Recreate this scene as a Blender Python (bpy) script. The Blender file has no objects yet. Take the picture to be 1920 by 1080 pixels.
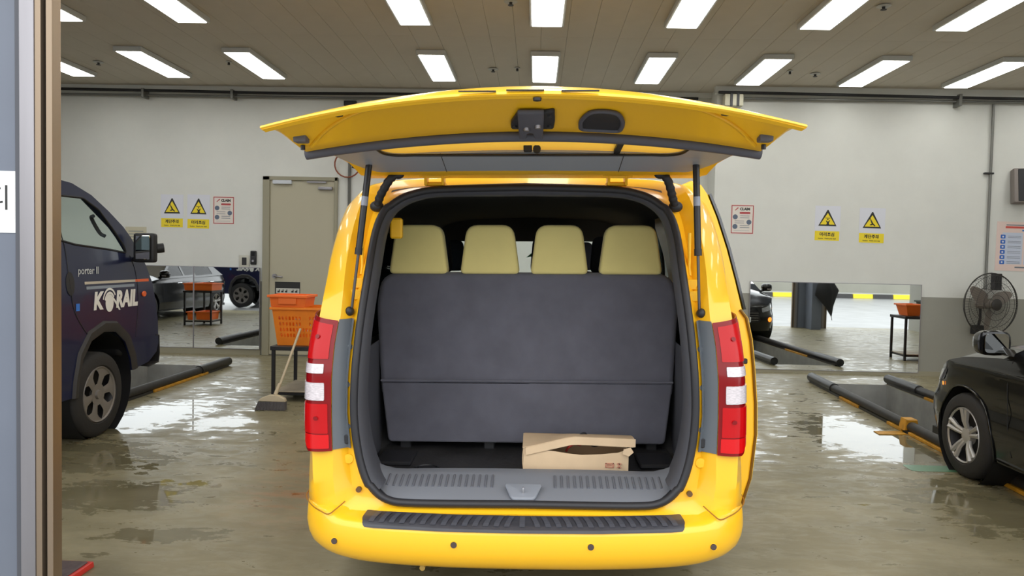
import bpy, bmesh, math, random
import numpy as np
from math import sin, cos, pi, radians, sqrt
from mathutils import Vector, Matrix
from mathutils.geometry import tessellate_polygon
random.seed(7)
S = bpy.context.scene
COL = S.collection

# ------------------------------------------------------------------ camera, sky, exposure
FPX = 1400.0
YAW, PITCH, ROLL = radians(1.8), radians(-2.2), radians(1.2)
fw = Vector((-sin(YAW)*cos(PITCH), cos(YAW)*cos(PITCH), sin(PITCH)))
rt = Vector((cos(YAW), sin(YAW), 0)); up = rt.cross(fw)
rt2 = rt*cos(ROLL)+up*sin(ROLL); up2 = -rt*sin(ROLL)+up*cos(ROLL)
cam = bpy.data.cameras.new('camera'); cam.sensor_width = 36; cam.lens = FPX/1920*36
cam.clip_start = .05; cam.clip_end = 300
co = bpy.data.objects.new('camera', cam); COL.objects.link(co)
M3 = Matrix((rt2, up2, -fw)).transposed()
co.matrix_world = Matrix.Translation((0, 0, 1.6)) @ M3.to_4x4()
S.camera = co
S.view_settings.view_transform = 'Standard'; S.view_settings.look = 'None'
S.view_settings.gamma = 1; S.view_settings.use_curve_mapping = False
S.view_settings.exposure = 0.3
W = bpy.data.worlds.new('overcast'); S.world = W; W.use_nodes = True
SKY = 2.3
bg = W.node_tree.nodes['Background']; bg.inputs[0].default_value = (.95, .975, 1, 1); bg.inputs[1].default_value = SKY
LAMP = 7.0

# ------------------------------------------------------------------ materials
def lin(c):
    return tuple(((v/255)/12.92 if v/255 <= .04045 else ((v/255+.055)/1.055)**2.4) for v in c)
MATS = {}
def pm(name, rgb, rough=.5, metal=0., spec=.5, coat=0., var=0., vscale=6., bump=0., bscale=40., trans=0., emis=0., stretch=None, sheen=0., alpha=1.):
    if name in MATS: return MATS[name]
    m = bpy.data.materials.new(name); m.use_nodes = True; nt = m.node_tree; N = nt.nodes; L = nt.links
    b = N['Principled BSDF']; c = lin(rgb)
    b.inputs['Base Color'].default_value = (*c, 1); b.inputs['Roughness'].default_value = rough
    b.inputs['Metallic'].default_value = metal; b.inputs['Specular IOR Level'].default_value = spec
    b.inputs['Coat Weight'].default_value = coat; b.inputs['Coat Roughness'].default_value = .05
    b.inputs['Transmission Weight'].default_value = trans
    b.inputs['Sheen Weight'].default_value = sheen; b.inputs['Alpha'].default_value = alpha
    if emis: b.inputs['Emission Color'].default_value = (*c, 1); b.inputs['Emission Strength'].default_value = emis
    if var or bump:
        tc = N.new('ShaderNodeTexCoord'); mp = N.new('ShaderNodeMapping'); L.new(tc.outputs['Object'], mp.inputs[0])
        if stretch: mp.inputs['Scale'].default_value = stretch
    if var:
        n = N.new('ShaderNodeTexNoise'); n.inputs['Scale'].default_value = vscale; n.inputs['Detail'].default_value = 5
        L.new(mp.outputs[0], n.inputs[0])
        r = N.new('ShaderNodeValToRGB'); r.color_ramp.elements[0].position = .3; r.color_ramp.elements[1].position = .72
        r.color_ramp.elements[0].color = (*[v*(1-var) for v in c], 1); r.color_ramp.elements[1].color = (*[min(1, v*(1+var*.6)) for v in c], 1)
        L.new(n.outputs[0], r.inputs[0]); L.new(r.outputs[0], b.inputs['Base Color'])
    if bump:
        n2 = N.new('ShaderNodeTexNoise'); n2.inputs['Scale'].default_value = bscale; n2.inputs['Detail'].default_value = 3
        L.new(mp.outputs[0], n2.inputs[0]); bp = N.new('ShaderNodeBump'); bp.inputs['Strength'].default_value = bump; bp.inputs['Distance'].default_value = .01
        L.new(n2.outputs[0], bp.inputs['Height']); L.new(bp.outputs[0], b.inputs['Normal'])
    MATS[name] = m
    return m
def glass(name, tint, refl=.12):
    m = bpy.data.materials.new(name); m.use_nodes = True; nt = m.node_tree; N = nt.nodes; L = nt.links
    N.remove(N['Principled BSDF']); out = N['Material Output']
    t = N.new('ShaderNodeBsdfTransparent'); t.inputs[0].default_value = (*tint, 1)
    g = N.new('ShaderNodeBsdfGlossy'); g.inputs['Roughness'].default_value = .01
    lw = N.new('ShaderNodeLayerWeight'); lw.inputs[0].default_value = refl
    mx = N.new('ShaderNodeMixShader'); L.new(lw.outputs['Fresnel'], mx.inputs[0]); L.new(t.outputs[0], mx.inputs[1]); L.new(g.outputs[0], mx.inputs[2])
    L.new(mx.outputs[0], out.inputs[0]); MATS[name] = m
    return m
YEL = pm('yellow_paint', (252, 192, 32), .34, coat=.4)
YELIN = pm('yellow_inner_paint', (253, 194, 28), .42, coat=.15)
BLACK = pm('black_rubber', (26, 26, 29), .55)
RUB = pm('grey_rubber', (80, 80, 88), .55)
TRIM = pm('grey_plastic', (124, 127, 134), .5, bump=.05, bscale=300)
STRIP = pm('blue_grey_plastic', (98, 104, 110), .4)
DTRIM = pm('dark_interior_plastic', (78, 79, 85), .6, bump=.05, bscale=300)
DARK = pm('dark_plastic', (34, 34, 37), .5)
LINER = pm('headliner_cloth', (104, 99, 92), .95)
SEAT = pm('seat_cloth', (106, 106, 117), .92, var=.12, vscale=9, bump=.12, bscale=500, sheen=.2)
HEADR = pm('cream_cloth', (244, 228, 150), .9, var=.05, vscale=4, bump=.08, bscale=400, sheen=.2)
MAT_ = pm('cargo_mat', (50, 49, 50), .6, var=.25, vscale=8, bump=.6, bscale=14)
STEEL = pm('brushed_steel', (150, 147, 150), .38, metal=.85, var=.12, vscale=9, stretch=(1, 1, .05))
CHROME = pm('chrome', (225, 225, 228), .12, metal=1)
ALLOY = pm('alloy', (178, 176, 173), .3, metal=.35)
TYRE = pm('tyre', (40, 39, 39), .75, bump=.15, bscale=60)
RED = pm('red_lens', (184, 4, 11), .25, coat=.2, spec=.25)
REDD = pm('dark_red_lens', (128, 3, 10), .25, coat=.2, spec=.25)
CLEAR = pm('clear_lens', (214, 205, 208), .15, coat=1, var=.25, vscale=60, stretch=(1, 1, 4))
AMBER = pm('amber_lens', (236, 96, 20), .15, coat=1)
CARD = pm('cardboard', (224, 196, 160), .85, var=.07, vscale=7)
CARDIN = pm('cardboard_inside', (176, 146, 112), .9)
NAVY = pm('navy_paint', (26, 33, 66), .3, coat=.3, spec=.35)
BLKP = pm('black_car_paint', (12, 12, 13), .18, spec=.35, coat=.35)
WHITE = pm('white_print', (236, 236, 232), .5)
PAPER = pm('poster_paper', (214, 216, 226), .45)
SIGNY = pm('sign_yellow', (236, 212, 30), .45)
INK = pm('black_ink', (32, 32, 30), .5)
REDINK = pm('red_ink', (176, 62, 66), .5)
BLUEINK = pm('blue_ink', (72, 122, 190), .5)
PINKP = pm('pink_paper', (226, 204, 196), .5)
GREYINK = pm('grey_ink', (110, 118, 128), .5)
ORANGE = pm('orange_plastic', (248, 138, 30), .45, var=.06, vscale=8)
BROOMW = pm('broom_handle', (204, 190, 162), .6)
BRISTLE = pm('bristles', (96, 94, 96), .9, var=.3, vscale=80, stretch=(1, 1, .1))
PURPLE = pm('purple_cloth', (136, 92, 190), .8)
BEIGE = pm('beige_paint', (178, 172, 150), .5)
FRAMEP = pm('door_frame_paint', (150, 145, 124), .45)
RAILB = pm('rail_black', (44, 42, 42), .5, var=.25, vscale=20)
RAILY = pm('rail_yellow', (196, 142, 36), .5, var=.3, vscale=14)
PITW = pm('pit_wall', (150, 150, 146), .6, var=.2, vscale=4)
PITD = pm('pit_dark', (74, 74, 76), .6, var=.2, vscale=4)
COLM = pm('column_paint', (104, 110, 122), .5, var=.05, vscale=3)
STEELB = pm('steel_bronze', (150, 132, 112), .4, metal=.75, var=.1, vscale=6, stretch=(1, 1, .05))
LAMPW = pm('lamp_frame', (196, 198, 196), .5)
EMIT = pm('lamp_glow', (255, 255, 250), .5, emis=LAMP)
FANW = pm('fan_wire', (58, 56, 54), .4, metal=.3)
FANG = pm('fan_blade', (120, 112, 104), .4)
GLASSV = glass('tinted_glass', (.42, .5, .52), .15)
GLASSD = glass('dark_glass', (.08, .09, .1), .25)
GLASSC = glass('clear_glass', (.86, .92, .9), .08)
mir = bpy.data.materials.new('mirror'); mir.use_nodes = True
_b = mir.node_tree.nodes['Principled BSDF']; _b.inputs['Base Color'].default_value = (.86, .89, .88, 1); _b.inputs['Metallic'].default_value = 1; _b.inputs['Roughness'].default_value = .015

# ------------------------------------------------------------------ mesh helpers
def obj(name, bm, mat, parent=None, smooth=None, loc=None):
    me = bpy.data.meshes.new(name)
    bm.normal_update()
    bm.to_mesh(me); bm.free()
    if mat: me.materials.append(mat)
    o = bpy.data.objects.new(name, me); COL.objects.link(o)
    if parent: o.parent = parent
    if loc: o.location = loc
    if smooth is not None:
        me.shade_smooth() if hasattr(me, 'shade_smooth') else None
        if smooth < 180:
            try: me.set_sharp_from_angle(angle=radians(smooth))
            except Exception: pass
    return o
def inst(name, me, parent, loc=(0, 0, 0), rot=(0, 0, 0), sc=(1, 1, 1)):
    o = bpy.data.objects.new(name, me); COL.objects.link(o); o.parent = parent; o.location = loc; o.rotation_euler = rot; o.scale = sc
    return o
def tag(o, label=None, cat=None, group=None, kind=None):
    if label: o['label'] = label
    if cat: o['category'] = cat
    if group: o['group'] = group
    if kind: o['kind'] = kind
    return o
def thing(name, label, cat, loc=(0, 0, 0), rot=(0, 0, 0), group=None):
    o = bpy.data.objects.new(name, None); COL.objects.link(o); o.location = loc; o.rotation_euler = rot; o.empty_display_size = .1
    return tag(o, label, cat, group)
def copy_tree(o, parent=None):
    c = o.copy(); COL.objects.link(c); c.parent = parent
    for ch in o.children: copy_tree(ch, c)
    return c
def B(): return bmesh.new()
def box(bm, a, b, bev=0, seg=2):
    g = bmesh.ops.create_cube(bm, size=1); vs = g['verts']
    c = [(a[i]+b[i])/2 for i in range(3)]; d = [abs(b[i]-a[i]) for i in range(3)]
    for v in vs: v.co = Vector([c[i]+v.co[i]*d[i] for i in range(3)])
    if bev:
        es = list({e for v in vs for e in v.link_edges})
        bmesh.ops.bevel(bm, geom=es, offset=bev, segments=seg, affect='EDGES', profile=.6)
    return bm
def frame(d):
    d = Vector(d).normalized(); a = Vector((0, 0, 1)) if abs(d.z) < .95 else Vector((1, 0, 0))
    x = d.cross(a).normalized(); return x, d.cross(x).normalized()
def cyl(bm, p0, p1, r, n=12, r1=None, caps=True):
    p0, p1 = Vector(p0), Vector(p1); x, y = frame(p1-p0); r1 = r if r1 is None else r1
    A = [bm.verts.new(p0+(x*cos(2*pi*i/n)+y*sin(2*pi*i/n))*r) for i in range(n)]
    C = [bm.verts.new(p1+(x*cos(2*pi*i/n)+y*sin(2*pi*i/n))*r1) for i in range(n)]
    for i in range(n): bm.faces.new((A[i], A[(i+1) % n], C[(i+1) % n], C[i]))
    if caps: bm.faces.new(A[::-1]); bm.faces.new(C)
    return bm
def tube(bm, pts, r, n=8, closed=False, flat=1.):
    P = [Vector(p) for p in pts]; m = len(P); rings = []; px = None
    for i in range(m):
        d = (P[(i+1) % m]-P[i-1]) if closed else (P[min(i+1, m-1)]-P[max(i-1, 0)])
        d.normalize()
        if px is None: px, _ = frame(d)
        px = (px-d*px.dot(d)).normalized(); py = d.cross(px)
        rr = r[i] if isinstance(r, (list, tuple)) else r
        rings.append([bm.verts.new(P[i]+(px*cos(2*pi*k/n)+py*sin(2*pi*k/n)*flat)*rr) for k in range(n)])
    for i in range(m if closed else m-1):
        a, b = rings[i], rings[(i+1) % m]
        for k in range(n): bm.faces.new((a[k], a[(k+1) % n], b[(k+1) % n], b[k]))
    if not closed: bm.faces.new(rings[0][::-1]); bm.faces.new(rings[-1])
    return bm
def grid(bm, rows, skip=None, closed=False):
    V = [[bm.verts.new(p) for p in r] for r in rows]
    n = len(rows[0])
    for i in range(len(rows)-1):
        for j in range(n if closed else n-1):
            if skip and skip(i, j): continue
            try: bm.faces.new((V[i][j], V[i][(j+1) % n], V[i+1][(j+1) % n], V[i+1][j]))
            except ValueError: pass
    return V
def solidify(bm, t):
    bmesh.ops.recalc_face_normals(bm, faces=bm.faces[:])
    bmesh.ops.solidify(bm, geom=bm.faces[:], thickness=t)
    return bm
def prism(bm, poly, f0, f1, bev=0, seg=3):
    """poly: 2D points; f0/f1 map (u,v)->3D for both ends"""
    A = [bm.verts.new(f0(*p)) for p in poly]; C = [bm.verts.new(f1(*p)) for p in poly]; n = len(poly)
    fa = bm.faces.new(A); fb = bm.faces.new(C[::-1]); fs = [fa, fb]
    for i in range(n): fs.append(bm.faces.new((A[(i+1) % n], A[i], C[i], C[(i+1) % n])))
    bmesh.ops.recalc_face_normals(bm, faces=fs)
    if bev:
        es = list(set(fa.edges) | set(fb.edges))
        bmesh.ops.bevel(bm, geom=es, offset=bev, segments=seg, affect='EDGES', profile=.5)
    return bm
def rpoly(pts, rad, n=4):
    """round the corners of a polygon"""
    out = []; m = len(pts)
    for i in range(m):
        p = Vector(pts[i]).to_2d(); a = Vector(pts[i-1]).to_2d(); b = Vector(pts[(i+1) % m]).to_2d()
        r = rad[i] if isinstance(rad, (list, tuple)) else rad
        if r <= 0: out.append(tuple(p)); continue
        da = (a-p); db = (b-p); ra = min(r, da.length*.48); rb = min(r, db.length*.48)
        q0 = p+da.normalized()*ra; q1 = p+db.normalized()*rb
        for k in range(n+1):
            t = k/n; out.append(tuple((1-t)**2*q0+2*t*(1-t)*p+t*t*q1))
    return out
def rect(x0, y0, x1, y1): return [(x0, y0), (x1, y0), (x1, y1), (x0, y1)]
def panel(bm, outer, holes, fmap, su=None, sv=None, thick=0):
    """flat 2D polygon with holes, sliced into a grid, mapped to 3D"""
    loops = [[Vector((p[0], p[1], 0)) for p in outer]]+[[Vector((p[0], p[1], 0)) for p in h] for h in holes]
    flat = [p for l in loops for p in l]; tr = tessellate_polygon(loops)
    b2 = bmesh.new(); V = [b2.verts.new(p) for p in flat]
    for t in tr:
        try: b2.faces.new([V[i] for i in t])
        except ValueError: pass
    def cut(ax, step):
        lo = min(p[ax] for p in flat); hi = max(p[ax] for p in flat); k = int((hi-lo)/step)+1
        no = Vector((1, 0, 0)) if ax == 0 else Vector((0, 1, 0))
        for i in range(1, k):
            c = no*(lo+(hi-lo)*i/k)
            bmesh.ops.bisect_plane(b2, geom=b2.verts[:]+b2.edges[:]+b2.faces[:], plane_co=c, plane_no=no, dist=1e-6)
    if su: cut(0, su)
    if sv: cut(1, sv)
    bmesh.ops.dissolve_degenerate(b2, dist=1e-6, edges=b2.edges[:])
    b2.verts.index_update(); m = [bm.verts.new(fmap(v.co.x, v.co.y)) for v in b2.verts]
    fs = []
    for f in b2.faces:
        try: fs.append(bm.faces.new([m[v.index] for v in f.verts]))
        except ValueError: pass
    b2.free()
    bmesh.ops.recalc_face_normals(bm, faces=fs)
    if thick: bmesh.ops.solidify(bm, geom=fs, thickness=thick)
    return bm
def lathe(bm, prof, n=24, axis='x', c=(0, 0, 0), cap=True):
    """prof: (a along axis, radius)"""
    rows = []
    for a, r in prof:
        row = []
        for k in range(n):
            t = 2*pi*k/n
            row.append({'x': (c[0]+a, c[1]+r*cos(t), c[2]+r*sin(t)), 'y': (c[0]+r*cos(t), c[1]+a, c[2]+r*sin(t)), 'z': (c[0]+r*cos(t), c[1]+r*sin(t), c[2]+a)}[axis])
        rows.append(row)
    V = grid(bm, rows, closed=True)
    for row, (a, r) in ((V[0], prof[0]), (V[-1], prof[-1])):
        if cap and r > 1e-5:
            try: bm.faces.new(row)
            except ValueError: pass
    bmesh.ops.recalc_face_normals(bm, faces=bm.faces[:])
    return bm
def crom(P, n):
    """Catmull-Rom through 3D points, n steps per segment"""
    P = [np.array(p, float) for p in P]; out = []
    for i in range(len(P)-1):
        p0 = P[i-1] if i else 2*P[0]-P[1]; p1, p2 = P[i], P[i+1]; p3 = P[i+2] if i+2 < len(P) else 2*P[-1]-P[-2]
        for k in range(n):
            t = k/n; out.append(.5*((2*p1)+(-p0+p2)*t+(2*p0-5*p1+4*p2-p3)*t*t+(-p0+3*p1-3*p2+p3)*t**3))
    out.append(P[-1]); return [tuple(p) for p in out]
def interp(x, xs, ys): return float(np.interp(x, xs, ys))
FRONT = Matrix(((1, 0, 0), (0, 0, -1), (0, 1, 0)))          # text plane -> wall facing -Y
def text(name, s, size, mat, parent, loc, rot3=FRONT, sx=1., bold=0., align='CENTER', thick=.0006, shear=0):
    cu = bpy.data.curves.new('text_tmp', 'FONT'); cu.body = s; cu.size = size; cu.align_x = align; cu.align_y = 'CENTER'
    cu.extrude = thick; cu.offset = bold; cu.shear = shear; cu.resolution_u = 3
    o = bpy.data.objects.new('text_tmp', cu); COL.objects.link(o)
    dg = bpy.context.evaluated_depsgraph_get(); me = bpy.data.meshes.new_from_object(o.evaluated_get(dg))
    bpy.data.objects.remove(o); bpy.data.curves.remove(cu)
    me.transform(Matrix.Diagonal((sx, 1, 1, 1))); me.transform(rot3.to_4x4()); me.materials.clear(); me.materials.append(mat); me.name = name
    o = bpy.data.objects.new(name, me); COL.objects.link(o); o.parent = parent; o.location = loc
    return o
def plate(name, poly, mat, parent, y=0., t=.0008):
    """flat printed shape on a wall facing -Y: poly in (x,z), lying t proud of y"""
    bm = B(); prism(bm, poly, lambda u, v: (u, y, v), lambda u, v: (u, y-t, v))
    return obj(name, bm, mat, parent)
def disc(cx, cz, r, n=20, ry=None): return [(cx+r*cos(2*pi*k/n), cz+(ry or r)*sin(2*pi*k/n)) for k in range(n)]

# ------------------------------------------------------------------ structure
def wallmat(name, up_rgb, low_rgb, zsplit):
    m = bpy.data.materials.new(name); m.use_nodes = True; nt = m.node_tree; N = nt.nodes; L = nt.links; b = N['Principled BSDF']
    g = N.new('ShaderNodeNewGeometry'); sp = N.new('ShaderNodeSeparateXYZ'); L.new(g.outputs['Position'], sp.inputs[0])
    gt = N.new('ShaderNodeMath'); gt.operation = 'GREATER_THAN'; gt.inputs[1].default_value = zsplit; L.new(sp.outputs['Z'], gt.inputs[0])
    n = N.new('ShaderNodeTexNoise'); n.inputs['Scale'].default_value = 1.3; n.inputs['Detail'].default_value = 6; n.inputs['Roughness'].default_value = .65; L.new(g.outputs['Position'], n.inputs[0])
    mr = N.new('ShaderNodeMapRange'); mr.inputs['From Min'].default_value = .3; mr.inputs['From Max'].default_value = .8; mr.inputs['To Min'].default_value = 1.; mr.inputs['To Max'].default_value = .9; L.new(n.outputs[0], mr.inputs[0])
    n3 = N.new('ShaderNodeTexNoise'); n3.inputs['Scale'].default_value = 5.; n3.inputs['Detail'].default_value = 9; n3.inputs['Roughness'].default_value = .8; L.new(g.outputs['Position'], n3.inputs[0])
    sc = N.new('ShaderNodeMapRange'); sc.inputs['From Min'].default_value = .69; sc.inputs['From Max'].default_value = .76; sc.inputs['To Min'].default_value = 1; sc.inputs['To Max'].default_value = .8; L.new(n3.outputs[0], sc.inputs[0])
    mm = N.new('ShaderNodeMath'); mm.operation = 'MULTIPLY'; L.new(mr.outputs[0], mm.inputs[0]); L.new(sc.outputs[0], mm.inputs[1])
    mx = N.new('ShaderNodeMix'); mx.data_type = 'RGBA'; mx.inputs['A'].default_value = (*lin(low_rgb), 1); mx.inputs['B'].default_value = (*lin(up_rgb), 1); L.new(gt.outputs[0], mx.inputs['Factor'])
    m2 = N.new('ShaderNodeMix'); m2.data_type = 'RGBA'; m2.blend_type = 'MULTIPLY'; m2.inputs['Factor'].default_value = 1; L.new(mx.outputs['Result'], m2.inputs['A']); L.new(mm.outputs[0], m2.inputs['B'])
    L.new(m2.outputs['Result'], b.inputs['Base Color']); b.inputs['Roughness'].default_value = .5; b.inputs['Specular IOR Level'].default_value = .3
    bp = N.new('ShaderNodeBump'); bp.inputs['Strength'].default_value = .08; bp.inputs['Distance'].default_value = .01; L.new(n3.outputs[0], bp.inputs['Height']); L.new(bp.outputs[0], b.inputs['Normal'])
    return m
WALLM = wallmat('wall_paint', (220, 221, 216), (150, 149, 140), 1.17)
CEILM = pm('ceiling_board', (204, 197, 184), .7, var=.04, vscale=3)

def floormat():
    m = bpy.data.materials.new('wet_epoxy_floor'); m.use_nodes = True; nt = m.node_tree; N = nt.nodes; L = nt.links; b = N['Principled BSDF']
    g = N.new('ShaderNodeNewGeometry'); P = g.outputs['Position']
    def noise(scale, detail=5, rough=.55, st=(1, 1, 1), dist=0.):
        mp = N.new('ShaderNodeMapping'); mp.inputs['Scale'].default_value = st; L.new(P, mp.inputs[0])
        n = N.new('ShaderNodeTexNoise'); n.inputs['Scale'].default_value = scale; n.inputs['Detail'].default_value = detail; n.inputs['Roughness'].default_value = rough; n.inputs['Distortion'].default_value = dist
        L.new(mp.outputs[0], n.inputs[0]); return n.outputs[0]
    def math_(op, a, c, clamp=False):
        q = N.new('ShaderNodeMath'); q.operation = op; q.use_clamp = clamp
        for i, v in enumerate((a, c)):
            if isinstance(v, (int, float)): q.inputs[i].default_value = v
            else: L.new(v, q.inputs[i])
        return q.outputs[0]
    def smooth(x, lo, hi):
        q = N.new('ShaderNodeMapRange'); q.interpolation_type = 'SMOOTHSTEP'; q.inputs['From Min'].default_value = lo; q.inputs['From Max'].default_value = hi; L.new(x, q.inputs[0]); return q.outputs[0]
    def blob(cx, cy, rx, ry, ang=0.):
        """1 at the centre of a puddle, 0 at its rim and beyond"""
        mp = N.new('ShaderNodeMapping'); mp.vector_type = 'TEXTURE'
        mp.inputs['Location'].default_value = (cx, cy, 0); mp.inputs['Rotation'].default_value = (0, 0, ang); mp.inputs['Scale'].default_value = (rx, ry, 1); L.new(P, mp.inputs[0])
        sp = N.new('ShaderNodeSeparateXYZ'); L.new(mp.outputs[0], sp.inputs[0])
        cb = N.new('ShaderNodeCombineXYZ'); L.new(sp.outputs[0], cb.inputs[0]); L.new(sp.outputs[1], cb.inputs[1])
        ln = N.new('ShaderNodeVectorMath'); ln.operation = 'LENGTH'; L.new(cb.outputs[0], ln.inputs[0])
        return math_('SUBTRACT', 1, ln.outputs['Value'], True)
    big = noise(.45, 3, .5); mid = noise(1.6, 6, .6, (1, 1.6, 1), .6); fine = noise(9, 6, .7); streak = noise(3.2, 7, .72, (.7, 2.2, 1), 1.2)
    # standing water: puddles in the two bays plus thin films by noise
    bl = None
    for a in PUDDLES:
        q = blob(*a); bl = q if bl is None else math_('MAXIMUM', bl, q)
    rag = noise(4.5, 8, .66, (1.0, 1.7, 1), .5)
    w = math_('ADD', math_('MULTIPLY', bl, .95), math_('MULTIPLY', math_('SUBTRACT', streak, .5), 1.5))
    w = math_('ADD', w, math_('MULTIPLY', math_('SUBTRACT', rag, .5), 2.3))
    w = math_('ADD', w, math_('MULTIPLY', math_('SUBTRACT', big, .5), .9))
    wet = smooth(w, .30, .36)
    damp = smooth(w, -.25, .3)
    cr = N.new('ShaderNodeValToRGB'); e = cr.color_ramp.elements
    e[0].position = .25; e[0].color = (*lin((104, 98, 72)), 1); e[1].position = .75; e[1].color = (*lin((158, 149, 120)), 1)
    tot = math_('ADD', math_('MULTIPLY', mid, .6), math_('MULTIPLY', streak, .4)); L.new(tot, cr.inputs[0])
    dirt = smooth(fine, .60, .74)
    m1 = N.new('ShaderNodeMix'); m1.data_type = 'RGBA'; L.new(math_('MULTIPLY', dirt, .35), m1.inputs['Factor']); L.new(cr.outputs[0], m1.inputs['A']); m1.inputs['B'].default_value = (*lin((70, 64, 50)), 1)
    rust = math_('MULTIPLY', blob(-1.45, 5.0, .7, .9), smooth(streak, .45, .62))
    m2 = N.new('ShaderNodeMix'); m2.data_type = 'RGBA'; L.new(math_('MULTIPLY', rust, .9), m2.inputs['Factor']); L.new(m1.outputs['Result'], m2.inputs['A']); m2.inputs['B'].default_value = (*lin((150, 104, 62)), 1)
    m3 = N.new('ShaderNodeMix'); m3.data_type = 'RGBA'; m3.blend_type = 'MULTIPLY'; m3.inputs['B'].default_value = (.62, .62, .6, 1); L.new(math_('MULTIPLY', wet, .8), m3.inputs['Factor']); L.new(m2.outputs['Result'], m3.inputs['A'])
    L.new(m3.outputs['Result'], b.inputs['Base Color'])
    r = N.new('ShaderNodeMapRange'); L.new(damp, r.inputs[0]); r.inputs['To Min'].default_value = .48; r.inputs['To Max'].default_value = .3
    rr = N.new('ShaderNodeMix'); rr.data_type = 'FLOAT'; L.new(wet, rr.inputs['Factor']); L.new(r.outputs[0], rr.inputs['A']); rr.inputs['B'].default_value = .025
    L.new(rr.outputs['Result'], b.inputs['Roughness'])
    bp = N.new('ShaderNodeBump'); bp.inputs['Distance'].default_value = .004; L.new(fine, bp.inputs['Height']); L.new(math_('MULTIPLY', math_('SUBTRACT', 1, wet), .25), bp.inputs['Strength']); L.new(bp.outputs[0], b.inputs['Normal'])
    return m
PUDDLES = [(-3.68, 7.1, .55, 1.15, -.2), (-2.95, 6.9, .34, .4), (3.12, 6.9, .62, 1.45, .1), (-3.5, 5.6, .85, .7), (-2.75, 4.75, .75, .4), (-2.1, 4.1, .5, .18), (3.3, 5.0, .8, 1.0), (1.75, 7.2, .4, 1.5)]
FLOORM = floormat()
XL, XR, YB, YBR, XS = -13.5, 9.6, 11.65, 11.2, 2.62
CEIL = 4.19; YF = 3.0
# inspection pits: (near-left, near-right, far-right, far-left) corners
PITS = [[(-5.5, 4.6), (-4.42, 4.6), (-4.42, 10.42), (-5.5, 10.42)], [(3.60, 4.9), (4.56, 4.9), (4.80, 10.25), (3.88, 10.25)], [(-.5, 4.2), (.45, 4.2), (.45, 10.3), (-.5, 10.3)]]
bm = B(); panel(bm, rect(XL, 2.6, XR, YB), PITS, lambda u, v: (u, v, 0))
for f in bm.faces:
    if f.normal.z < 0: f.normal_flip()
tag(obj('floor', bm, FLOORM), kind='structure')
for p in PITS:
    bm = B(); A = [bm.verts.new((*q, 0)) for q in p]; C = [bm.verts.new((*q, -1.4)) for q in p]
    for i in range(4): bm.faces.new((A[i], A[(i+1) % 4], C[(i+1) % 4], C[i]))
    bm.faces.new(C); o = tag(obj('pit_lining', bm, PITW), kind='structure')
    # steel steps at the far end
    for k in range(4):
        y1 = p[2][1]-.02-.26*k; bm = B(); box(bm, (p[3][0]+.06, y1-.26, -.3*k-.34), (p[2][0]-.06, y1, -.3*k-.30)); obj('step', bm, PITD, o)
bm = B(); box(bm, (XL, YB, 0), (XS+.3, YB+.2, CEIL)); tag(obj('wall_back', bm, WALLM), kind='structure')
bm = B(); box(bm, (XS, YBR, 0), (XR, YBR+.6, CEIL)); tag(obj('wall_back_right', bm, WALLM), kind='structure')
bm = B(); box(bm, (XL-.2, 2.9, 0), (XL, YB+.2, CEIL)); tag(obj('wall_left', bm, WALLM), kind='structure')
bm = B(); box(bm, (XR, 2.9, 0), (XR+.2, YBR+.2, CEIL)); tag(obj('wall_right', bm, WALLM), kind='structure')
bm = B(); box(bm, (XL-.2, YF-.1, CEIL+.03), (XR+.2, YB+.3, CEIL+.3)); CE = tag(obj('ceiling', bm, CEILM), kind='structure')
bm = B(); box(bm, (XL-.2, YF, 3.85), (XR+.2, YF+.35, 4.9)); tag(obj('wall_front', bm, COLM), kind='structure')
bm = B(); box(bm, (XL, YB-.1, CEIL-.075), (XS, YB, CEIL+.02)); tag(obj('trim_1', bm, WALLM), kind='structure')
bm = B(); box(bm, (XS-.05, YBR-.1, CEIL-.1), (XR, YBR, CEIL+.02)); tag(obj('trim_2', bm, WALLM), kind='structure')
bm = B(); box(bm, (XL, YB-.02, 0), (-4.33, YB, .09)); tag(obj('baseboard_left', bm, FRAMEP), kind='structure')
bm = B(); box(bm, (XS, YBR-.02, 0), (XR, YBR, .07)); tag(obj('baseboard_right', bm, FRAMEP), kind='structure')
# ceiling boards: 0.3 m strips in three lengths
YS = [3.3, 6.3, 8.8, YB-.1]
for r in range(3):
    bm = B(); box(bm, (.0012, .0012, 0), (.3-.0012, YS[r+1]-YS[r]-.0012, .028), .002, 1); me0 = None
    o = obj('ceiling_panel', bm, CEILM, CE); me0 = o.data; o.location = (-9.0, YS[r], CEIL)
    for k in range(1, 60): inst('ceiling_panel', me0, CE, (-9.0+.3*k, YS[r], CEIL))
# front columns with shutter guide rails on a thin jamb
for k, (cx, sides) in enumerate(((-2.395, (1, -1)), (2.75, (1, -1)), (7.03, (1, -1)), (-7.1, (1, -1)))):
    bm = B(); box(bm, (cx-.12, YF+.01, 0), (cx+.12, YF+.5, 3.9), .004, 1); cobj = tag(obj('column', bm, COLM), kind='structure')
    bm = B(); box(bm, (cx-.36, YF-.02, 0), (cx+.36, YF+.01, 3.88), .004, 1); obj('jamb_plate', bm, COLM, cobj)
    for s in sides:
        e = cx+s*.36
        for (a, b2, y0, mt) in ((-.08, -.045, -.03, DTRIM), (-.045, .015, -.055, STEEL), (.015, .04, -.05, STEELB), (.04, .058, -.02, DARK), (.058, .083, -.045, STEELB)):
            bm = B(); box(bm, (e+s*a, YF+y0, 0), (e+s*b2, YF+.015, 3.88), .002, 1); obj('shutter_guide', bm, mt, cobj)
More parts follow.
